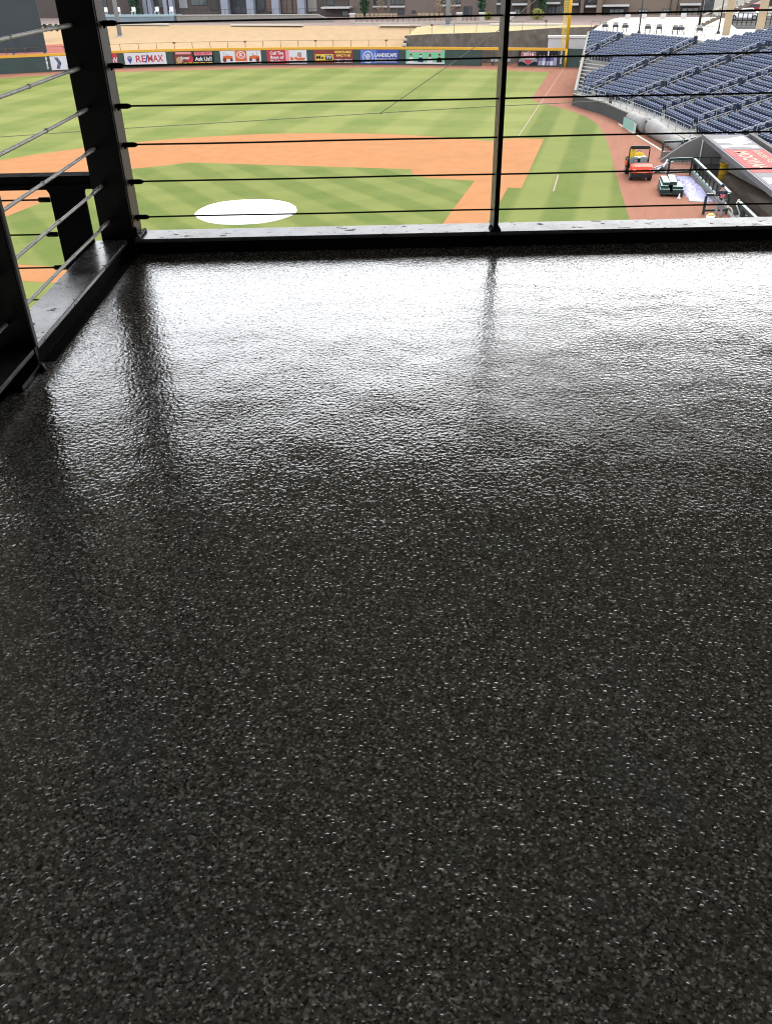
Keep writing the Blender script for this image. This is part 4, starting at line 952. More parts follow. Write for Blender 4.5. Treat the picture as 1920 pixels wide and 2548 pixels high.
# pale steps and handrails of the aisles
b = MB(gs0)
for a_ in AI:
    for k in range(8 if a_ < 0 else 0, NR - 1):
        for hh, dv in ((.118, .22),):
            c = [Fp(a_ - .5, TR * k + dv), Fp(a_ + .5, TR * k + dv), Fp(a_ + .5, TR * k + .425), Fp(a_ - .5, TR * k + .425)]
            b.prism([(p.x, p.y) for p in c], Z0 + RI * k + .001, Z0 + RI * k + hh)
b.build('aisle_step', M_step, gs)
NMS = ['first', 'second', 'third', 'fourth', 'fifth', 'sixth', 'seventh', 'eighth']
M_rail = mat('grey_pipe', (.26, .265, .275), .45, .3, .06, 2); M_pan = mat('navy_end_panel', (.016, .022, .04), .5)
for ai, a_ in enumerate(AI[:6]):
    for fl, (ka, kb) in enumerate(((9, 11.3), (12, 15)) if a_ < 0 else ((.6, 4.0), (4.8, 8.3), (9, 12.2), (12.8, 16))):
        pa, pb = Fp(a_ - .62, TR * ka), Fp(a_ - .62, TR * kb); za, zb = Z0 + RI * ka, Z0 + RI * kb
        qx = px_of(Vector((pb.x, pb.y, zb)))
        if qx[0] > 2050: continue
        h_ = thing('aisle_handrail', f'grey aisle handrail, {NMS[ai]} aisle from the foul pole, {NMS[fl]} flight up', 'handrail', (pa.x, pa.y, za), 0, 'aisle handrails among the blue seats')
        o = Vector((pa.x, pa.y, za)); A = Vector((pa.x, pa.y, za)); B = Vector((pb.x, pb.y, zb)); up = Vector((0, 0, 1))
        MB(o).tube([A + up * .95, B + up * .95], .035, 6).build('top_rail', M_rail, h_); MB(o).tube([A + up * .45, B + up * .45], .035, 6).build('lower_rail', M_rail, h_)
        for f in (0, .5, 1): c = A.lerp(B, f); MB(o).tube([c, c + up * .96], .03, 6).build('post', M_rail, h_)
        th = theta(a_); tv = Vector((-math.cos(th), -math.sin(th), 0))
        MB(o).bar(B + up * .2 + tv * .10, B + up * .95 + tv * .10, .08, .5, tv).build('end_panel', M_pan, h_)
# concourse behind the seats
cpoly = [(p.x, p.y) for p in (Fp(u, TR * 16 + .431) for u in [ucross(TR * 16 + .431) + .05] + [-12 + 1.5 * i for i in range(10)])]
cpoly += [(p.x, p.y) for p in (Fp(3.3, TR * 16 + .44), Fp(3.3 + 5 * .55, TR * 21 + .44))] + [(p.x, p.y) for p in (Fp(u, TR * 21 + .44) for u in (10, 16, 22, 30, 40, 50))]
ZC = Z0 + RI * 16 + .55
cpoly += [(112, -60), (111.9, -6.5), (108, -5.6), (101, -4.9), (92, -4.2), (86, -3.9)]
M_deckw = mat('sunlit_concourse', (.46, .435, .37), .8, 0, .05, .5)
tess(struct('concourse', MB().prism(cpoly, 1.0, ZC), M_deckw))
fence('thin black railing along the edge of the white concourse above the seats', [(p.x + .5, p.y) for p in (Fp(u, TR * 16 + .75) for u in (-15.5, -12, -8, -4, 0, 3))], ZC, 1.0, 14, 'concourse_railing', None, None, None, (1.0,), .02)
# mesh backed bar chairs on the concourse
M_dch = mat('dark_chair', (.035, .037, .045), .6); M_mesh = mat('pale_mesh', (.42, .43, .42), .7)
pr = None
BCH = [(1503, 78, 'leftmost'), (1529, 79, 'second'), (1553, 80, 'third'), (1609, 83, 'fourth'), (1637, 84, 'fifth'), (1677, 86, 'sixth'), (1691, 86, 'seventh'), (1737, 88, 'rightmost')]
for px, py, nm in BCH:
    p = at(px, py, ZC); lb = f'{nm} dark sling chair with pale curved back on the white concourse'
    if pr is None:
        pr = thing('sling_chair', lb, 'chair', p, R_(200), 'dark sling chairs on the white concourse')
        MB().box(-.24, .24, -.30, .30, .46, .72).build('seat_sling', M_dch, pr)
        b = MB(); n = 9
        for i in range(n): 
            a = R_(-60 + 120 * i / (n - 1)); b.v += [Vector((-.32 * math.cos(a) + .05, .34 * math.sin(a), .72)), Vector((-.28 * math.cos(a) + .05, .29 * math.sin(a), .98))]
        b.f = [(2 * i, 2 * i + 2, 2 * i + 3, 2 * i + 1) for i in range(n - 1)]; b.build('backrest', M_mesh, pr)
        for sx in (-.21, .21):
            for sy in (-.27, .27): MB().box(sx - .025, sx + .025, sy - .025, sy + .025, 0, .46).build('leg', M_dch, pr)
    else: copy_tree(pr, p, R_(200 + random.uniform(-15, 15)), lb)
for px, lb in ((1560, 'first white planter box on the far edge of the white concourse'), (1600, 'second white planter box on the far edge of the white concourse'), (1647, 'third white planter box on the far edge of the white concourse'), (1698, 'fourth white planter box on the far edge of the white concourse')):
    y = atx(px, 50, 109).y; p_ = thing('planter', lb, 'planter', (109, y, ZC), 0, 'white planters along the concourse'); MB().box(-.4, .4, -.36, .36, 0, .7).build('tub', M_shed, p_); MB().box(-.36, .36, -.32, .32, .701, .74).build('soil', M_bark, p_)
def lamp(px, py, h, label):
    p = at(px, py, ZC); l_ = thing('lamp_post', label, 'lamp post', p)
    MB().lathe((0, 0, 0), [(.22, 0), (.2, .15), (.1, .3), (.085, .4)], 10).build('base', M_fr, l_); MB().tube([(0, 0, .4), (0, 0, h)], [.085, .06], 8).build('pole', M_fr, l_, True)
    MB().ball((-.05, 0, h - .25), .17, 10, 6).build('globe', M_wh, l_, True); MB().box(-.3, .3, -.75, .75, h + .01, h + .12).build('lamp_head', M_fr, l_)
lamp(1588, 83, 4.6, 'slim black lamp post rising between the third and fourth sling chairs')
lamp(1785, 84, 4.4, 'slim black lamp post beside the steel staircase')
# tan columns, staircase and cars at the upper right
M_tcol = mat('tan_stucco', (.33, .255, .17), .85, 0, .06, .6)
for (px, py, lb) in ((1808, 64, 'tan stucco column with the steel staircase behind it'), (1889, 70, 'rightmost tan stucco column beside the parked red car')):
    p = at(px, py, ZC + .9); c_ = thing('column', lb, 'column', (p.x, p.y, ZC)); MB().box(-.38, .38, -.37, .37, .001, 14).build('shaft', M_tcol, c_)
p = Vector((89.5, -17.5, ZC)); s_ = thing('steel_staircase', 'open steel staircase rising to the right past the tan column', 'staircase', p)
A, B = Vector((92, -16.9, ZC)), Vector((91, -27, ZC + 4.6))
for dx in (-.7, .7): MB(p).bar(A + Vector((dx, 0, .1)), B + Vector((dx, 0, .1)), .08, .34).build('stringer', mat('brown_steel', (.13, .105, .09), .6), s_)
b = MB(p)
for k in range(17): c = A.lerp(B, (k + .5) / 17); b.box(c.x - .66, c.x + .66, c.y - .16, c.y + .16, c.z + .2, c.z + .26)
b.build('tread', M_curb, s_)
for dx in (-.72, .72):
    MB(p).tube([A + Vector((dx, 0, 1.2)), B + Vector((dx, 0, 1.2))], .035, 6).build('handrail', M_curb, s_)
    b = MB(p)
    for k in range(12): c = A.lerp(B, k / 11); b.box(c.x + dx - .02, c.x + dx + .02, c.y - .02, c.y + .02, c.z + .2, c.z + 1.2)
    b.build('baluster', M_rust, s_)
MB(p).box(90.9, 91.1, -20.3, -20.1, 0 + ZC, ZC + 1.6).build('support', M_fr, s_)
struct('asphalt', MB().prism([(86, -20.6), (111, -21.0), (111, -45), (86, -45)], ZC - .05, ZC + .006), mat('asphalt', (.035, .034, .034), .9, 0, .15, 1))
sp_ = thing('steel_pole', 'tall dark steel pole standing at the foot of the staircase', 'pole', (93.5, -16.7, ZC)); MB().tube([(0, 0, 0), (0, 0, 9)], .16, 10).build('shaft', M_fr, sp_, True); MB().box(-.35, .35, -.35, .35, 0, .06).build('base_plate', M_fr, sp_)
bl, o = building('building', 'white rendered building behind the steel staircase and the parked cars', 1742, 2100, mat('white_render', (.42, .40, .35), .8, 0, .05, .3))
MB(o).box(XB - .05, XB + .02, yb(1772), yb(1748), 4.361, 7.2).build('door', M_glass, bl)
def car(label, x, y, z, c, rz):
    r = thing('parked_car', label, 'car', (x, y, z), rz); cm = mat('car_paint_' + ('red' if c[0] > c[2] * 2 else 'white'), c, .25, 0, .02)
    L_ = [(-2.1, .32), (2.1, .32), (2.15, .62), (1.95, .80), (.95, .92), (.45, 1.36), (-.9, 1.42), (-1.55, 1.0), (-2.1, .92)]
    def side(b, pts, w_): 
        n = len(pts); vs = [(x_, -w_, z_) for x_, z_ in pts] + [(x_, w_, z_) for x_, z_ in pts]; b.add(vs, [tuple(range(n)), tuple(range(n, 2 * n))[::-1]] + [(i, n + i, n + (i + 1) % n, (i + 1) % n) for i in range(n)])
    b = MB(); side(b, L_, .85); b.build('body', cm, r, False, .05)
    b = MB(); side(b, [(.86, .93), (.42, 1.30), (-.86, 1.36), (-1.42, 1.0)], .862); b.build('window', M_glass, r)
    for sx in (-1.3, 1.3):
        for sy in (-.78, .78):
            wb = MB(); wb.tube([(sx, sy - .1, .33), (sx, sy + .1, .33)], .33, 14); wh = wb.build('wheel', mat('tyre', (.02, .02, .02), .8), r); MB().tube([(sx, sy - .11, .33), (sx, sy + .11, .33)], .18, 10).build('rim', M_gal, wh)
    for sy in (-.6, .6): MB().box(2.08, 2.16, sy - .16, sy + .16, .62, .74).build('headlight', M_wh, r)
q = at(1893, 25, ZC); car('dark red parked car between the two tan columns', 112, atx(1868, 25, 112).y, 5.6, (.28, .02, .03), R_(80))
car('white parked car below the red one behind the staircase', 104, atx(1850, 42, 104).y, ZC + .007, (.7, .7, .7), R_(85))
struct('car_park', MB().prism([(109.5, -40), (116, -40), (116, -20), (109.5, -20)], ZC - .2, 5.595), M_conc2)
fence('black railing in front of the parked cars between the tan columns', [(94, atx(1820, 62, 94).y), (93, atx(1925, 66, 93).y)], ZC + .007, 1.3, 10, 'iron_railing', None, None, None, (1.0, .5, .2), .05)
sg = thing('hanging_sign', 'small black hanging sign at the upper right edge beside the tan column', 'sign', (76, atx(1912, 8, 76).y, ZC)); c = atx(1915, 8, 76)
MB(Vector((76, c.y, ZC))).box(75.97, 76.03, c.y - .35, c.y + .35, c.z - .3, c.z + .35).build('board', M_fr, sg); MB(Vector((76, c.y, ZC))).box(75.98, 76.02, c.y - .03, c.y + .03, ZC, c.z - .301).build('post', M_fr, sg)

# ------------------------------------------------------------------ dugout on the first base side
DO = Vector((28.6, -13.47, 0)); DT = Vector((-.990, -.1412, 0)); DN = Vector((.1412, -.990, 0))
def dg(s, w_, z=0.0): p = DO + DT * s + DN * w_; return Vector((p.x, p.y, z))
def dpoly(s0, s1, w0, w1): return [(dg(a, c).x, dg(a, c).y) for a, c in ((s0, w0), (s1, w0), (s1, w1), (s0, w1))]
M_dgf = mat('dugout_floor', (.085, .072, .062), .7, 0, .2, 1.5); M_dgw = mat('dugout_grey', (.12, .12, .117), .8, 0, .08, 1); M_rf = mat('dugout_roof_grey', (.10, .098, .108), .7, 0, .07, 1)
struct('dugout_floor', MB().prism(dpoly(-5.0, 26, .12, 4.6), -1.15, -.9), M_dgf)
dgt = thing('dugout', 'sunken dugout with a grey sign covered roof below the blue seats', 'dugout', DO)
def dbox(b, s0, s1, w0, w1, z0, z1): return b.prism(dpoly(s0, s1, w0, w1), z0, z1)
dbox(MB(DO), -3.8, 24, 1.2, 3.95, 1.78, 2.0).build('roof', M_rf, dgt); dbox(MB(DO), -3.85, 24, 1.12, 1.195, 1.72, 2.02).build('fascia', mat('fascia_grey', (.10, .10, .115), .6), dgt)
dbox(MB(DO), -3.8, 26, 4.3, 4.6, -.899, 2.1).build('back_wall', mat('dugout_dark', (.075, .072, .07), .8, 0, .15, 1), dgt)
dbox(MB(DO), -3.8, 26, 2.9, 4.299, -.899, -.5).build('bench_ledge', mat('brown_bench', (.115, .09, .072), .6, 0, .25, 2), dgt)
dbox(MB(DO), -.2, 26, -.1, .119, -1.0, .12).build('kerb_wall', M_conc2, dgt)
b = MB(DO); pr_ = [(-1.3, -.9), (4.6, -.9), (4.6, 1.77), (1.25, 1.77), (.2, 1.25), (-.5, .75), (-1.3, .15)]; n = len(pr_)
b.add([dg(-4.9, w_, z) for w_, z in pr_] + [dg(-4.6, w_, z) for w_, z in pr_], [tuple(range(n)), tuple(range(n, 2 * n))[::-1]] + [(i, n + i, n + (i + 1) % n, (i + 1) % n) for i in range(n)])
b.build('end_wall', M_dgw, dgt)
MB(DO).tube([dg(-4.5, 1.4, -.85), dg(-4.5, 1.4, 1.7)], .05, 8).build('drainpipe', M_shed, dgt)
b = MB(DO); b.bar(dg(-4.4, 0.2, .35), dg(-4.4, 4.2, .35), .05, .05); b.bar(dg(-4.4, .2, -.15), dg(-4.4, 4.2, -.15), .05, .05)
for k in range(5): b.bar(dg(-4.4, .2 + k, -.9), dg(-4.4, .2 + k, .35), .05, .05)
b.build('bat_rack', M_fr, dgt)
# roof signs
def roof_sign(s0, s1, label, m_):
    c = dg((s0 + s1) / 2, 2.55, 2.001); ang = math.atan2(DT.y, DT.x)
    r = thing('roof_sign', label, 'sign', c, ang); MB().box(-(s1 - s0) / 2, (s1 - s0) / 2, -1.28, 1.28, 0, .012).build('panel', m_, r); return r
def flat_text(par, s, x, y, size, m_, wfit, bold=.02):
    me = text_mesh(s, size, .004, bold); xs_ = [v.co.x for v in me.vertices]; k = wfit / (max(xs_) - min(xs_))
    for v in me.vertices: v.co.x *= k
    me.materials.clear(); me.materials.append(m_); o = bpy.data.objects.new('lettering', me); COL.objects.link(o); o.parent = par; o.location = (x, y, .020); o.rotation_euler = (0, 0, math.pi * 0); return o
def flat_shape(par, pts, m_, name='emblem', z=.013):
    o = MB().prism(pts, z, z + .008).build(name, m_, par); return tess(o)
K_rf = pm('roof_grey', (.17, .166, .182)); K_rr = pm('coral_red', (.34, .042, .040))
def ylogo(r):
    # chevron mark: a solid wedge and a folded bar
    flat_shape(r, [(-2.3, 1.15), (-.9, 1.15), (.25, -.15), (.25, -1.1), (-1.15, -1.1), (-1.15, -.3)], M_white)
    flat_shape(r, [(-.45, 1.15), (.05, 1.15), (1.1, .05), (1.1, -.05), (.45, -.35)], M_white)
    flat_shape(r, [(1.35, 1.15), (2.0, 1.15), (1.6, 0), (2.0, -1.15), (1.35, -1.15), (1.1, -.3)], M_white)
# local x runs towards home plate, local y towards the field: lettering is turned to face the field
r = roof_sign(-3.3, 1.95, 'white chevron mark on the grey dugout roof nearest the outfield', K_rf); ylogo(r)
r = roof_sign(2.0, 9.2, 'red roof sign with pale lettering MOOYAH on the dugout roof', K_rr)
h1 = flat_text(r, 'MOOYAH', -.1, .45 - 1.0 + .1, 1.15, pm('cream', (.52, .36, .28)), 5.6, .03); h1.rotation_euler = (0, 0, math.pi * 0)
h2 = flat_text(r, 'BURGERS FRIES SHAKES', 0, .62, .6, pm('cream', (.52, .36, .28)), 6.4, .01)
r = roof_sign(9.25, 14.5, 'second white chevron mark on the grey dugout roof at the right edge', K_rf); ylogo(r)
# rail fence of the dugout
M_gpad = mat('dark_teal_pad', (.022, .036, .034), .5, 0, .10, 2); M_gpale = mat('pale_rail_top', (.19, .235, .225), .5, 0, .06, 2)
def dfence(s0, s1, label):
    f = thing('dugout_fence', label, 'fence', dg(s0, 0)); o = dg(s0, 0)
    MB(o).bar(dg(s0, 0, 1.04), dg(s1, 0, 1.04), .20, .14).build('padded_rail', M_gpad, f); MB(o).bar(dg(s0, 0, 1.113), dg(s1, 0, 1.113), .17, .008).build('rail_top', M_gpale, f); MB(o).bar(dg(s0, 0, .28), dg(s1, 0, .28), .14, .2).build('lower_rail', M_gpale, f)
    n_ = max(2, int((s1 - s0) / 1.0))
    for k in range(n_ + 1): c = dg(s0 + (s1 - s0) * k / n_, 0); MB(o).bar((c.x, c.y, .121), (c.x, c.y, .97), .09, .09).build('post', M_gpad, f)
    return f
dfence(.05, 10.2, 'long padded dark green dugout rail running beside the purple tarp')
dfence(12.4, 20, 'short green dugout rail ending at the bottom right behind the sill')
def gate(label, a, c, drop=None, z0=.12):
    a = Vector((*a, 0)); c = Vector((*c, 0)); g = thing('padded_gate', label, 'gate', a)
    b = MB(a); b.bar((a.x, a.y, 1.08), (c.x, c.y, 1.08), .13, .13); b.bar((a.x, a.y, .001), (a.x, a.y, 1.015), .14, .14); b.bar((c.x, c.y, .001), (c.x, c.y, 1.015), .12, .12); b.bar((a.x, a.y, z0 + .1), (c.x, c.y, z0 + .1), .1, .12)
    b.build('padded_frame', mat('black_green_pad', (.018, .028, .026), .5), g)
    b = MB(a); t = (c - a)
    for k in range(1, 6): q_ = a + t * (k / 6); b.bar((q_.x, q_.y, .25), (q_.x, q_.y, 1.0), .012, .012)
    for k in range(1, 4): b.bar((a.x, a.y, .25 + .19 * k), (c.x, c.y, .25 + .19 * k), .012, .012)
    b.build('mesh_panel', M_gal, g)
    MB(a).bar((a.x, a.y, 1.15), (c.x, c.y, 1.15), .11, .01).build('top_strip', M_gpale, g); return g
gate('open padded gate frame at the far end of the green dugout rail', (28.15, -11.85), (28.7, -13.35))
gate('padded gate frame beside the rolled grey tarp', (34.8, -11.6), (35.3, -12.95))
gate('padded frame leaning back from the gate to the dugout end wall', (35.45, -13.1), (37.4, -14.2))
gate('near padded gate frame that the player leans on', (17.75, -13.55), (18.05, -14.85))
lw = thing('low_wall', 'low grey brown wall under the gate beside the rolled tarp', 'wall', (34.5, -12.5, 0)); b = MB((34.5, -12.5, 0)); b.obox((34.2, -11.5), (34.5, -14.0), .2, .001, .5); b.build('block', mat('grey_brown_wall', (.13, .115, .10), .8), lw)
# yellow barrel
br_ = thing('barrel', 'yellow plastic barrel in the corner of the dugout', 'barrel', (32.3, -15.95, -.9))
MB().lathe((0, 0, 0), [(.34, 0), (.36, .05), (.36, .33), (.375, .36), (.36, .39), (.36, .68), (.375, .71), (.36, .74), (.36, 1.0), (.385, 1.02), (.385, 1.08), (.33, 1.08), (.33, .9)], 20).build('drum', mat('barrel_yellow', (.42, .26, .02), .5), br_, True)
# handrails of the dugout steps
M_pale = mat('pale_painted_pipe', (.26, .25, .23), .5, 0, .06, 3)
def pipe(label, pts, z): 
    o = Vector((pts[0][0], pts[0][1], z)); h_ = thing('step_handrail', label, 'handrail', o); MB(o).tube([Vector(p) for p in pts], .045, 8).build('pipe', M_pale, h_, True); MB(o).lathe(pts[0], [(.1, 0), (.1, .02)], 10).build('flange', M_pale, h_)
    MB(o).ball(pts[-1], .085, 10, 7).build('padded_end', mat('padded_tape', (.4, .34, .3), .8), h_, True)
pipe('left pale pipe handrail with a bent top beside the player', [(14.6, -14.75, -.9), (15.2, -14.8, .1), (15.55, -14.85, .72), (15.7, -14.75, .86), (15.9, -14.6, .88)], -.9)
pipe('right pale pipe handrail with a taped round end by the dugout steps', [(14.6, -15.05, -.9), (15.3, -15.15, .1), (15.6, -15.25, .62), (16.2, -15.05, 1.0), (16.6, -15.2, 1.08)], -.9)
rl = thing('dugout_railing', 'low grey pipe railing in the dugout at the right edge', 'railing', dg(12, 2.0, -.9)); o = dg(12, 2.0, -.9)
MB(o).tube([dg(10.6, .6, -.05), dg(11.6, 2.4, -.05)], .05, 8).build('cross_rail', M_pale, rl)
for z in (.15, -.35): MB(o).tube([dg(11.7, 2.5, z - .2), dg(11.2, 3.9, z + .25)], .045, 8).build('rail', M_pale, rl)
for w_, s in ((.6, 10.6), (2.4, 11.6), (3.8, 11.25)): MB(o).tube([dg(s, w_, -.9), dg(s, w_, .1)], .04, 8).build('post', M_pale, rl)
bk = thing('bucket', 'white bucket with yellow balls in front of the near gate', 'bucket', (15.5, -13.75, .001)); MB().lathe((0, 0, 0), [(.2, 0), (.24, .48), (.22, .48)], 16).build('pail', M_wh, bk, True); MB().ball((0, 0, .5), .2, 10, 6, (1, 1, .5)).build('balls', pm('ball_yellow', (.75, .55, .2)), bk, True)
bag = thing('equipment_bag', 'black bag hanging behind the right pale handrail', 'bag', (16.7, -15.5, -.5)); b = MB((16.7, -15.5, -.5)); b.ball((16.7, -15.5, .1), .5, 12, 8, (.38, .42, 1.1)); b.build('sack', M_fr, bag, True); MB((16.7, -15.5, -.5)).tube([(16.7, -15.5, .6), (16.62, -15.25, 1.05), (16.7, -15.5, .9)], .02, 6).build('strap', M_fr, bag)

# ------------------------------------------------------------------ things on the warning track
# utility cart
M_org = mat('orange_plastic', (.46, .052, .024), .5, 0, .06, 2); M_blk = mat('black_plastic', (.012, .012, .013), .5); M_tyre = mat('tyre', (.02, .02, .02), .85); M_gs = mat('grey_seat', (.16, .165, .175), .6)
ct = thing('utility_cart', 'orange utility cart with a black roll bar and yellow load parked on the red track', 'cart', (27.55, -9.85, .001), R_(189))
def part(fn, name, m_, par=ct, bevel=0.0, smooth=False): b = MB(); fn(b); return b.build(name, m_, par, smooth, bevel)
part(lambda b: b.box(-1.5, 1.35, -.62, .62, .30, .46), 'chassis', M_blk)
def hood(b):
    P_ = [(.55, .70), (.55, .98), (.85, 1.0), (1.32, .90), (1.46, .70), (1.46, .52), (1.30, .50), (1.30, .47), (.75, .47)]
    n = len(P_); vs = []
    for sy, k in ((-.70, 1), (-.5, 1), (.5, 1), (.70, 1)):
        dz = 0 if abs(sy) < .6 else -.05
        vs += [(x - (0 if abs(sy) < .6 else .06 * (x > 1)), sy, z + (dz if z > .6 else 0)) for x, z in P_]
    fs = [tuple(range(n)), tuple(range(3 * n, 4 * n))[::-1]]
    for j in range(3): fs += [(j * n + i, (j + 1) * n + i, (j + 1) * n + (i + 1) % n, j * n + (i + 1) % n) for i in range(n)]
    b.add(vs, fs)
part(hood, 'hood', M_org, ct, .02)
for sy in (-.52, .52): part(lambda b: b.ball((1.46, sy, .68), .085, 12, 8, (.45, 1.25, .85)), 'headlight', pm('lamp_glass', (.85, .82, .75)), ct, 0, True)
part(lambda b: b.box(1.455, 1.475, -.34, .34, .53, .58), 'grille', pm('pale_orange', (.75, .30, .18)))
part(lambda b: (b.box(1.2, 1.44, -.68, .68, .22, .469),), 'bumper', M_blk, ct, .03)
for sx, rr in ((1.0, .31), (-1.02, .33)):
    for sy in (-.60, .60):
        wl_ = part(lambda b: b.tube([(sx, sy - .13, rr), (sx, sy - .10, rr), (sx, sy + .10, rr), (sx, sy + .13, rr)], [rr * .86, rr, rr, rr * .86], 18), 'wheel', M_tyre)
        part(lambda b: b.tube([(sx, sy - .135, rr), (sx, sy + .135, rr)], rr * .5, 12), 'rim', M_gs, wl_)
for sy in (-1, 1): part(lambda b: b.box(-1.35, -.62, sy * .73 - .04, sy * .73 + .04, .62, .86), 'rear_fender', M_org, ct, .02)
for sy in (-1, 1): part(lambda b: b.box(.62, 1.3, sy * .73 - .03, sy * .73 + .03, .55, .72), 'front_fender', M_org, ct, .02)
for sy in (-.33, .33):
    part(lambda b: b.box(-.30, .25, sy - .24, sy + .24, .62, .76), 'seat', M_gs, ct, .04)
    part(lambda b: b.box(-.42, -.28, sy - .24, sy + .24, .74, 1.22), 'backrest', M_gs, ct, .04)
part(lambda b: b.box(-.34, .4, -.6, .6, .461, .61), 'seat_base', M_blk)
part(lambda b: b.box(.42, .56, -.62, .62, .6, 1.02), 'dashboard', M_blk, ct, .02)
sw = part(lambda b: b.tube([(.36 + .05 * math.sin(a), -.33 + .17 * math.cos(a), 1.05 + .15 * math.sin(a)) for a in [k * math.pi / 8 for k in range(17)]], .014, 6), 'steering_wheel', M_blk, ct, 0, True)
part(lambda b: b.tube([(.36, -.33, 1.05), (.5, -.33, .9)], .02, 6), 'column', M_blk, sw)
for sy in (-1, 1): part(lambda b: b.tube([(-.45, sy * .66, .46), (-.45, sy * .66, 1.72), (-.42, sy * .62, 1.84), (-.40, sy * .55, 1.88)], .04, 8), 'roll_bar', M_blk, ct, 0, True)
part(lambda b: b.box(-.50, -.36, -.60, .60, 1.70, 1.92), 'roll_bar_header', M_blk, ct, .03)
bed = part(lambda b: b.box(-1.62, -.50, -.66, .66, .60, .66), 'cargo_bed', M_blk)
part(lambda b: (b.box(-1.62, -.50, -.70, -.661, .601, 1.02), b.box(-1.62, -.50, .661, .70, .601, 1.02), b.box(-1.66, -1.621, -.70, .70, .601, 1.02)), 'bed_side', M_blk, bed)
yl = mat('safety_yellow', (.5, .32, .015), .5); gn = mat('pale_green_board', (.33, .46, .28), .6)
def on_cart(name, label, cat, x, y, z): 
    p = Matrix.Translation((27.55, -9.85, .001)) @ Matrix.Rotation(R_(189), 4, 'Z') @ Vector((x, y, z)); return thing(name, label, cat, p, R_(189))
l1 = on_cart('water_cooler', 'tall yellow cooler standing in the left of the cart bed', 'cooler', -.85, -.42, .661); MB().lathe((0, 0, 0), [(.19, 0), (.2, .04), (.2, .9), (.17, .96), (.17, 1.02), (.05, 1.04)], 16).build('tank', yl, l1, True); MB().box(.19, .24, -.03, .03, .1, .18).build('tap', M_wh, l1)
l2 = on_cart('board', 'pale green board lying across the cart bed', 'board', -.95, .15, .661); MB().box(-.35, .35, -.32, .42, .40, .47).build('slab', gn, l2, False, .01); MB().box(-.3, .3, -.28, .38, 0, .399).build('crate', M_blk, l2)
l3 = on_cart('work_bag', 'yellow and black bag behind the green board on the cart', 'bag', -1.35, .15, .661); b = MB(); b.ball((0, 0, .36), .3, 12, 8, (.6, 1.3, 1.2)); b.build('sack', yl, l3, True); MB().tube([(0, -.25, .6), (0, 0, .82), (0, .25, .6)], .02, 6).build('handle', M_blk, l3)
# stack of wall pads on a low dolly
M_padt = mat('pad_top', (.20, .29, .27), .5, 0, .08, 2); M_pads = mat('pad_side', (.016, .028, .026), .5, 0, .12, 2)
ss = Vector((23.1, -11.85, .001))
dl = thing('dolly', 'low dark dolly under the stack of green pads', 'dolly', ss, R_(183)); MB().box(-1.25, 1.25, -.72, .72, .14, .20).build('platform', M_pads, dl)
for sx in (-1.1, 1.1):
    for sy in (-.6, .6): MB().lathe((sx, sy, 0), [(.07, 0), (.07, .139)], 10).build('caster', M_blk, dl)
PADS = [(-.1, -.40, .201, 2.3, .60, .20, 'bottom pad on the left of the dolly, under two more'), (.12, .34, .201, 2.1, .66, .22, 'bottom pad on the right of the dolly, largest end'),
        (-.25, -.44, .402, 2.2, .46, .17, 'second pad up on the left of the stack'), (.25, .34, .422, 1.5, .62, .16, 'second pad up on the right of the stack with a lip'),
        (-.35, -.36, .573, 2.0, .42, .17, 'third pad up on the left of the stack'), (-.45, .08, .583, 2.2, .44, .20, 'topmost green pad on the stack')]
M3 = Matrix.Translation(ss) @ Matrix.Rotation(R_(183), 4, 'Z')
for (x, y, z, l_, w_, h_, lb) in PADS:
    p = M3 @ Vector((x, y, z)); t_ = thing('wall_pad', 'dark green vinyl pad, ' + lb, 'pad', p, R_(183 + random.uniform(-2, 2)), 'green pads stacked on the dolly')
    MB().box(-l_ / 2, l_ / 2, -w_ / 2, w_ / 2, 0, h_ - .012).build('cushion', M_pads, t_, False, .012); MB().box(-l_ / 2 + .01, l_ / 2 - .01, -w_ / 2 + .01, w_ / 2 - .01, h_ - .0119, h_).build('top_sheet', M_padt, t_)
cn = MB().lathe((0, 0, 0), [(.12, 0), (.12, .02), (.07, .03), (.03, .26), (0.0, .27)], 12).build('marker_cone', M_wh); cn.location = (21.6, -12.35, .001); tag(cn, 'tiny white cone standing at the near side of the pad stack', 'cone')
# folded aluminium frames between cart and gate
ap = thing('folded_frame', 'pile of folded grey aluminium frames lying behind the cart by the gate', 'frame pile', (29.6, -11.2, 0)); o = Vector((29.6, -11.2, 0))
for k in range(6):
    a = random.uniform(-.4, .4); c = Vector((29.6 + .12 * k, -11.2 - .1 * k, .08 + .07 * k)); d = Vector((1.3 * math.cos(a), .9 * math.sin(a) - .4, .02))
    MB(o).bar(c - d, c + d, .1, .06).build('beam', M_gal, ap)
MB(o).box(28.9, 30.2, -11.9, -11.0, .001, .08).build('mat', mat('dark_metal', (.03, .032, .033), .5), ap)
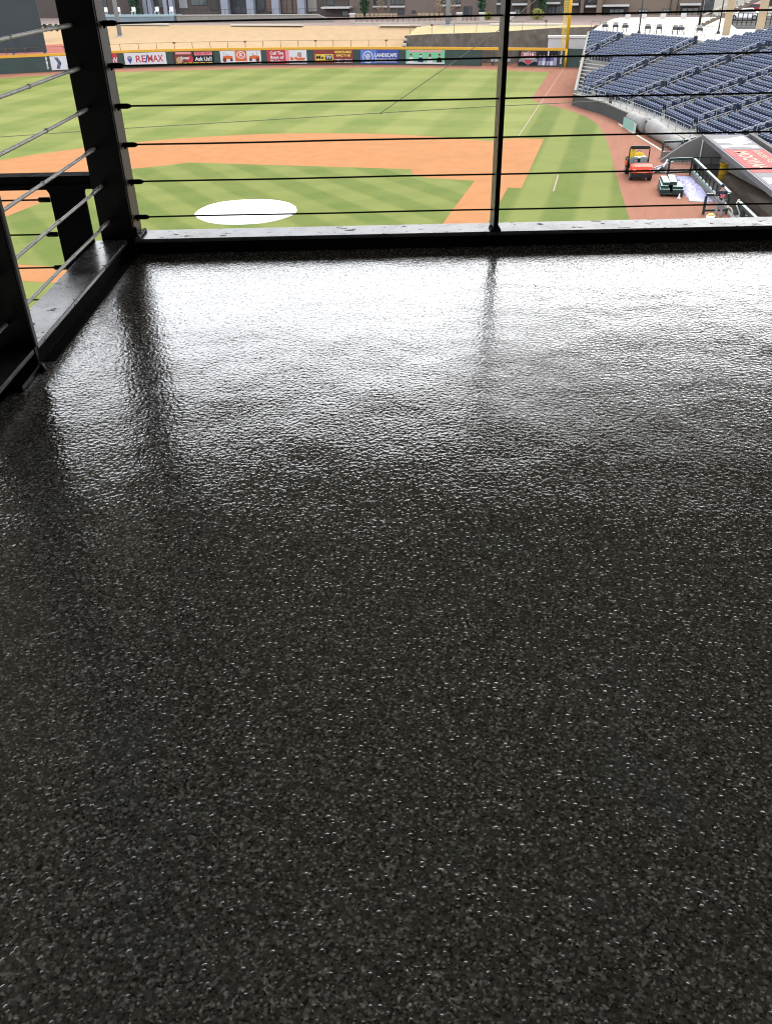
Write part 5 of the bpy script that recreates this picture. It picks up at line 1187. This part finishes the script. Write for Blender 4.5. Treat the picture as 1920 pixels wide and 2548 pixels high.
# purple tarp
PT = [(28.35, -12.35), (28.2, -13.42), (20.9, -14.42), (20.9, -12.95)]
def tarp_mat():
    t = NT('lavender_tarp'); o = t.obj(); X = t.xyz(o); f = t.noise(o, .55, 3); c = t.ramp(f, [(.3, (.105, .105, .25)), (.55, (.155, .157, .30)), (.75, (.24, .235, .34))])
    return t.set(c, .45, 0, t.bump(t.noise(o, 3.5, 4, .6, 1.0), .8, .08), .4)
b = MB(); n1, n2 = 44, 14
from mathutils import noise as mnoise
for i in range(n1 + 1):
    for j in range(n2 + 1):
        f, g_ = i / n1, j / n2; A = Vector((*PT[0], 0)).lerp(Vector((*PT[3], 0)), f); B = Vector((*PT[1], 0)).lerp(Vector((*PT[2], 0)), f); p = A.lerp(B, g_)
        mid = math.exp(-((f - .45) / .26) ** 2); r_ = abs(mnoise.noise(Vector((p.x * 1.3, p.y * 2.2, 3)))) + .6 * abs(mnoise.noise(Vector((p.x * 3.1, p.y * 4.0, 9)))) ; edge = min(1, min(g_, 1 - g_, f, 1 - f) * 8)
        b.v.append(Vector((p.x + .12 * mnoise.noise(p * 1.5), p.y + .10 * mnoise.noise(p * 1.7 + Vector((5, 0, 0))), .016 + edge * (.03 + .26 * mid * r_))))
for i in range(n1):
    for j in range(n2): b.f.append((i * (n2 + 1) + j, (i + 1) * (n2 + 1) + j, (i + 1) * (n2 + 1) + j + 1, i * (n2 + 1) + j + 1))
tag(b.build('ground_sheet', tarp_mat(), None, True), 'crumpled lavender tarp spread on the red track beside the dugout rail', 'tarp')
# rolled infield tarps along the wall
M_roll = mat('grey_white_tarp', (.185, .18, .178), .6, 0, .16, 1.2, .03, 6)
def roll(name, label, a, c, r0, r1, banner_=False):
    a = Vector(a); c = Vector(c); o = Vector((a.x, a.y, 0)); t_ = thing(name, label, 'tarp roll', o); d = (c - a); pts = []; rs = []
    for k in range(19):
        f = k / 18; pts.append(a + d * f); rs.append((r0 + (r1 - r0) * f) * (1 + .05 * math.sin(9 * f) + .03 * math.sin(23 * f)) * (.82 if k in (0, 18) else 1))
    b = MB(o); b.tube(pts, rs, 18); b.build('rolled_sheet', M_roll, t_, True)
    b = MB(o); b.tube([a - d.normalized() * .2, a - d.normalized() * .1 + Vector((0, 0, 0))], r0 * .35, 12); b.build('core', M_fr, t_)
    return t_
roll('tarp_roll', 'short grey tarp roll with a teal banner leaning along the field wall', (49.0, -9.2, .62), (45.2, -10.55, .62), .60, .62)
roll('tarp_roll', 'long grey white tarp roll along the field wall behind the gate', (44.7, -10.9, .66), (36.2, -13.15, .50), .66, .50)
tb_ = thing('teal_banner', 'pale teal banner leaning against the short tarp roll', 'banner', (46.9, -9.02, .001), math.atan2(-1.35, -3.8)); MB().box(-1.3, 1.3, -.02, .0, .05, .85).build('sheet', pm('teal', (.30, .52, .46)), tb_); MB().box(1.35, 1.95, -.02, .0, .05, .8).build('sheet', pm('pale_teal', (.52, .62, .58)), tb_)
struct('kerb_strip', MB().obox((50, -8.2), (36.5, -11.95), .14, .001, .05), M_curb)

# ------------------------------------------------------------------ the player at the dugout rail
def skin_body(name, joints, bones, material, parent, sub=1):
    """one continuous skinned surface grown round a posed skeleton: joints = {key: (x, y, z, radius)}"""
    keys = list(joints); me = bpy.data.meshes.new(name); me.from_pydata([joints[k][:3] for k in keys], [(keys.index(a), keys.index(b)) for a, b in bones], [])
    o = bpy.data.objects.new(name, me); COL.objects.link(o)
    sk = o.modifiers.new('skin', 'SKIN'); sk.use_smooth_shade = True
    for v, k in zip(me.skin_vertices[0].data, keys):
        r_ = joints[k][3]; v.radius = (r_, r_) if not isinstance(r_, tuple) else r_
    me.skin_vertices[0].data[0].use_root = True
    sb_ = o.modifiers.new('sub', 'SUBSURF'); sb_.levels = sub; sb_.render_levels = sub
    dg_ = bpy.context.evaluated_depsgraph_get(); m2 = bpy.data.meshes.new_from_object(o.evaluated_get(dg_)); m2.name = name
    bpy.data.objects.remove(o); m2.materials.clear(); m2.materials.append(material)
    m2.polygons.foreach_set('use_smooth', [True] * len(m2.polygons))
    r = bpy.data.objects.new(name, m2); COL.objects.link(r); r.parent = parent; return r
def person_at(loc, rz):
    pp = thing('person', 'person in a navy jersey numbered 38 and grey trousers leaning on the near gate frame', 'person', loc, rz)
    M_skin = mat('skin', (.26, .14, .09), .55, 0, .06, 6); M_navy = mat('navy_jersey', (.012, .015, .032), .75, 0, .1, 8); M_gry = mat('grey_trousers', (.20, .20, .21), .8, 0, .08, 6)
    # local frame: +x is the way the person faces
    J = {'pel': (0, 0, .98, .13), 'sp1': (.03, 0, 1.12, .125), 'sp2': (.09, 0, 1.30, .15), 'ch': (.14, 0, 1.42, .14), 'nk': (.19, 0, 1.53, .06), 'hd0': (.22, 0, 1.60, .085), 'hd1': (.24, 0, 1.70, .098), 'hd2': (.24, 0, 1.77, .07)}
    Bn = [('pel', 'sp1'), ('sp1', 'sp2'), ('sp2', 'ch'), ('ch', 'nk'), ('nk', 'hd0'), ('hd0', 'hd1'), ('hd1', 'hd2')]
    for s, n_ in ((1, 'l'), (-1, 'r')):
        J.update({'sh' + n_: (.14, s * .19, 1.43, .075), 'el' + n_: (.30, s * .33, 1.20, .048), 'wr' + n_: (.52, s * .20, 1.17, .034), 'pa' + n_: (.58, s * .17, 1.165, .038), 'pb' + n_: (.63, s * .15, 1.16, .03),
                  'hp' + n_: (.0, s * .10, .93, .105), 'kn' + n_: (.04 + .02 * s, s * .13, .51, .062), 'an' + n_: (-.03 + .05 * s, s * .14, .10, .042), 'he' + n_: (-.04 + .05 * s, s * .14, .05, .045), 'to' + n_: (.15 + .05 * s, s * .16, .035, .035)})
        Bn += [('ch', 'sh' + n_), ('sh' + n_, 'el' + n_), ('el' + n_, 'wr' + n_), ('wr' + n_, 'pa' + n_), ('pa' + n_, 'pb' + n_), ('pel', 'hp' + n_), ('hp' + n_, 'kn' + n_), ('kn' + n_, 'an' + n_), ('an' + n_, 'he' + n_), ('he' + n_, 'to' + n_)]
        for f in range(4):
            a = (-.022 + .015 * f); k = f'{n_}f{f}'; L_ = (.060, .072, .068, .052)[f]
            J[k + 'a'] = (.65, s * .15 + a, 1.165, .0095); J[k + 'b'] = (.65 + L_ * .6, s * .15 + a * 1.1, 1.160, .009); J[k + 'c'] = (.655 + L_ * .75, s * .15 + a * 1.1, 1.135, .0085)
            Bn += [('pb' + n_, k + 'a'), (k + 'a', k + 'b'), (k + 'b', k + 'c')]
        J[n_ + 't1'] = (.60, s * .15 - s * .045, 1.16, .011); J[n_ + 't2'] = (.64, s * .15 - s * .065, 1.15, .009); Bn += [('pa' + n_, n_ + 't1'), (n_ + 't1', n_ + 't2')]
    skin_body('body', J, Bn, M_skin, pp, 1)
    JJ = {k: J[k] for k in ('sp1', 'pel', 'sp2', 'ch', 'shl', 'shr')}; JJ = {k: (*v[:3], v[3] + .022) for k, v in JJ.items()}
    JJ['pel'] = (0, 0, .93, .15)
    for s, n_ in ((1, 'l'), (-1, 'r')): JJ['u' + n_] = (.25, s * .285, 1.27, .075)
    skin_body('jersey', JJ, [('sp1', 'pel'), ('sp1', 'sp2'), ('sp2', 'ch'), ('ch', 'shl'), ('ch', 'shr'), ('shl', 'ul'), ('shr', 'ur')], M_navy, pp, 1)
    JT = {'pel': (0, 0, .95, .14)}; BT_ = []
    for s, n_ in ((1, 'l'), (-1, 'r')):
        for k, e in (('hp', .022), ('kn', .026), ('an', .028)): JT[k + n_] = (*J[k + n_][:3], J[k + n_][3] + e)
        BT_ += [('pel', 'hp' + n_), ('hp' + n_, 'kn' + n_), ('kn' + n_, 'an' + n_)]
    skin_body('trousers', JT, BT_, M_gry, pp, 1)
    b = MB(); b.ball((.235, 0, 1.735), .115, 14, 8, (1.0, .92, .85)); b.add([(.30, -.09, 1.72), (.30, .09, 1.72), (.43, .06, 1.70), (.43, -.06, 1.70), (.30, -.09, 1.735), (.30, .09, 1.735), (.43, .06, 1.715), (.43, -.06, 1.715)], [(0, 3, 2, 1), (4, 5, 6, 7), (0, 1, 5, 4), (1, 2, 6, 5), (2, 3, 7, 6), (3, 0, 4, 7)])
    b.build('cap', M_navy, pp, True)
    b = MB(); b.ball((.305, 0, 1.655), .022, 8, 6, (1.2, .8, 1)); b.build('nose', M_skin, pp, True)
    for s in (-1, 1):
        MB().ball((.30, s * .036, 1.685), .014, 8, 6).build('eye', M_blk, pp, True); MB().ball((.235, s * .098, 1.66), .028, 8, 6, (.7, .35, 1.1)).build('ear', M_skin, pp, True)
        MB().tube([(-.09 + .05 * s, s * .14, .04), (.0 + .05 * s, s * .15, .045), (.16 + .05 * s, s * .16, .035), (.2 + .05 * s, s * .16, .03)], [.045, .055, .05, .02], 10).build('shoe', M_blk, pp, True)
    MB().box(.30, .32, -.03, .03, 1.615, 1.622).build('mouth', pm('lip', (.3, .12, .1)), pp)
    for s_, z, sz, mm, wd in (('38', 1.24, .26, pm('number_red', (.75, .18, .22)), .26),):
        me = text_mesh(s_, sz, .004, .012); xs_ = [v.co.x for v in me.vertices]; k = wd / (max(xs_) - min(xs_))
        for v in me.vertices: v.co.x *= k
        me.materials.clear(); me.materials.append(mm); o_ = bpy.data.objects.new('back_number' if s_ == '38' else 'back_name', me); COL.objects.link(o_); o_.parent = pp
        o_.rotation_euler = (R_(78), 0, R_(-90)); o_.location = (-.105 if s_ == '38' else -.075, 0, z)
    return pp
person_at((16.95, -14.3, .001), R_(5))

# ------------------------------------------------------------------ netting wires hanging across the view
EYD = Vector((-math.sin(DA), math.cos(DA), 0))
def at_depth(px, py, Y): d = ray(px, py); return CAM + d * (Y / d.dot(EYD))
k0 = at_depth(947, 281, 14)
gw = thing('guy_wire', 'thin dark wires knotted together in mid air across the outfield view', 'wire', k0)
M_wire = mat('weathered_wire', (.12, .13, .085), .7)
for pts in ([(-160, 352), (300, 320), (620, 301), (947, 281)], [(947, 281), (1200, 266), (1440, 254), (1700, 243), (2100, 228)], [(947, 281), (1120, 160), (1250, 68), (1330, 2), (1420, -80)]):
    MB(k0).tube([at_depth(*q_, 14) for q_ in pts], .0052, 6).build('strand', M_wire, gw, True)
MB(k0).ball(k0, .018, 8, 6, (1, 1.6, .7)).build('knot', M_wire, gw, True)
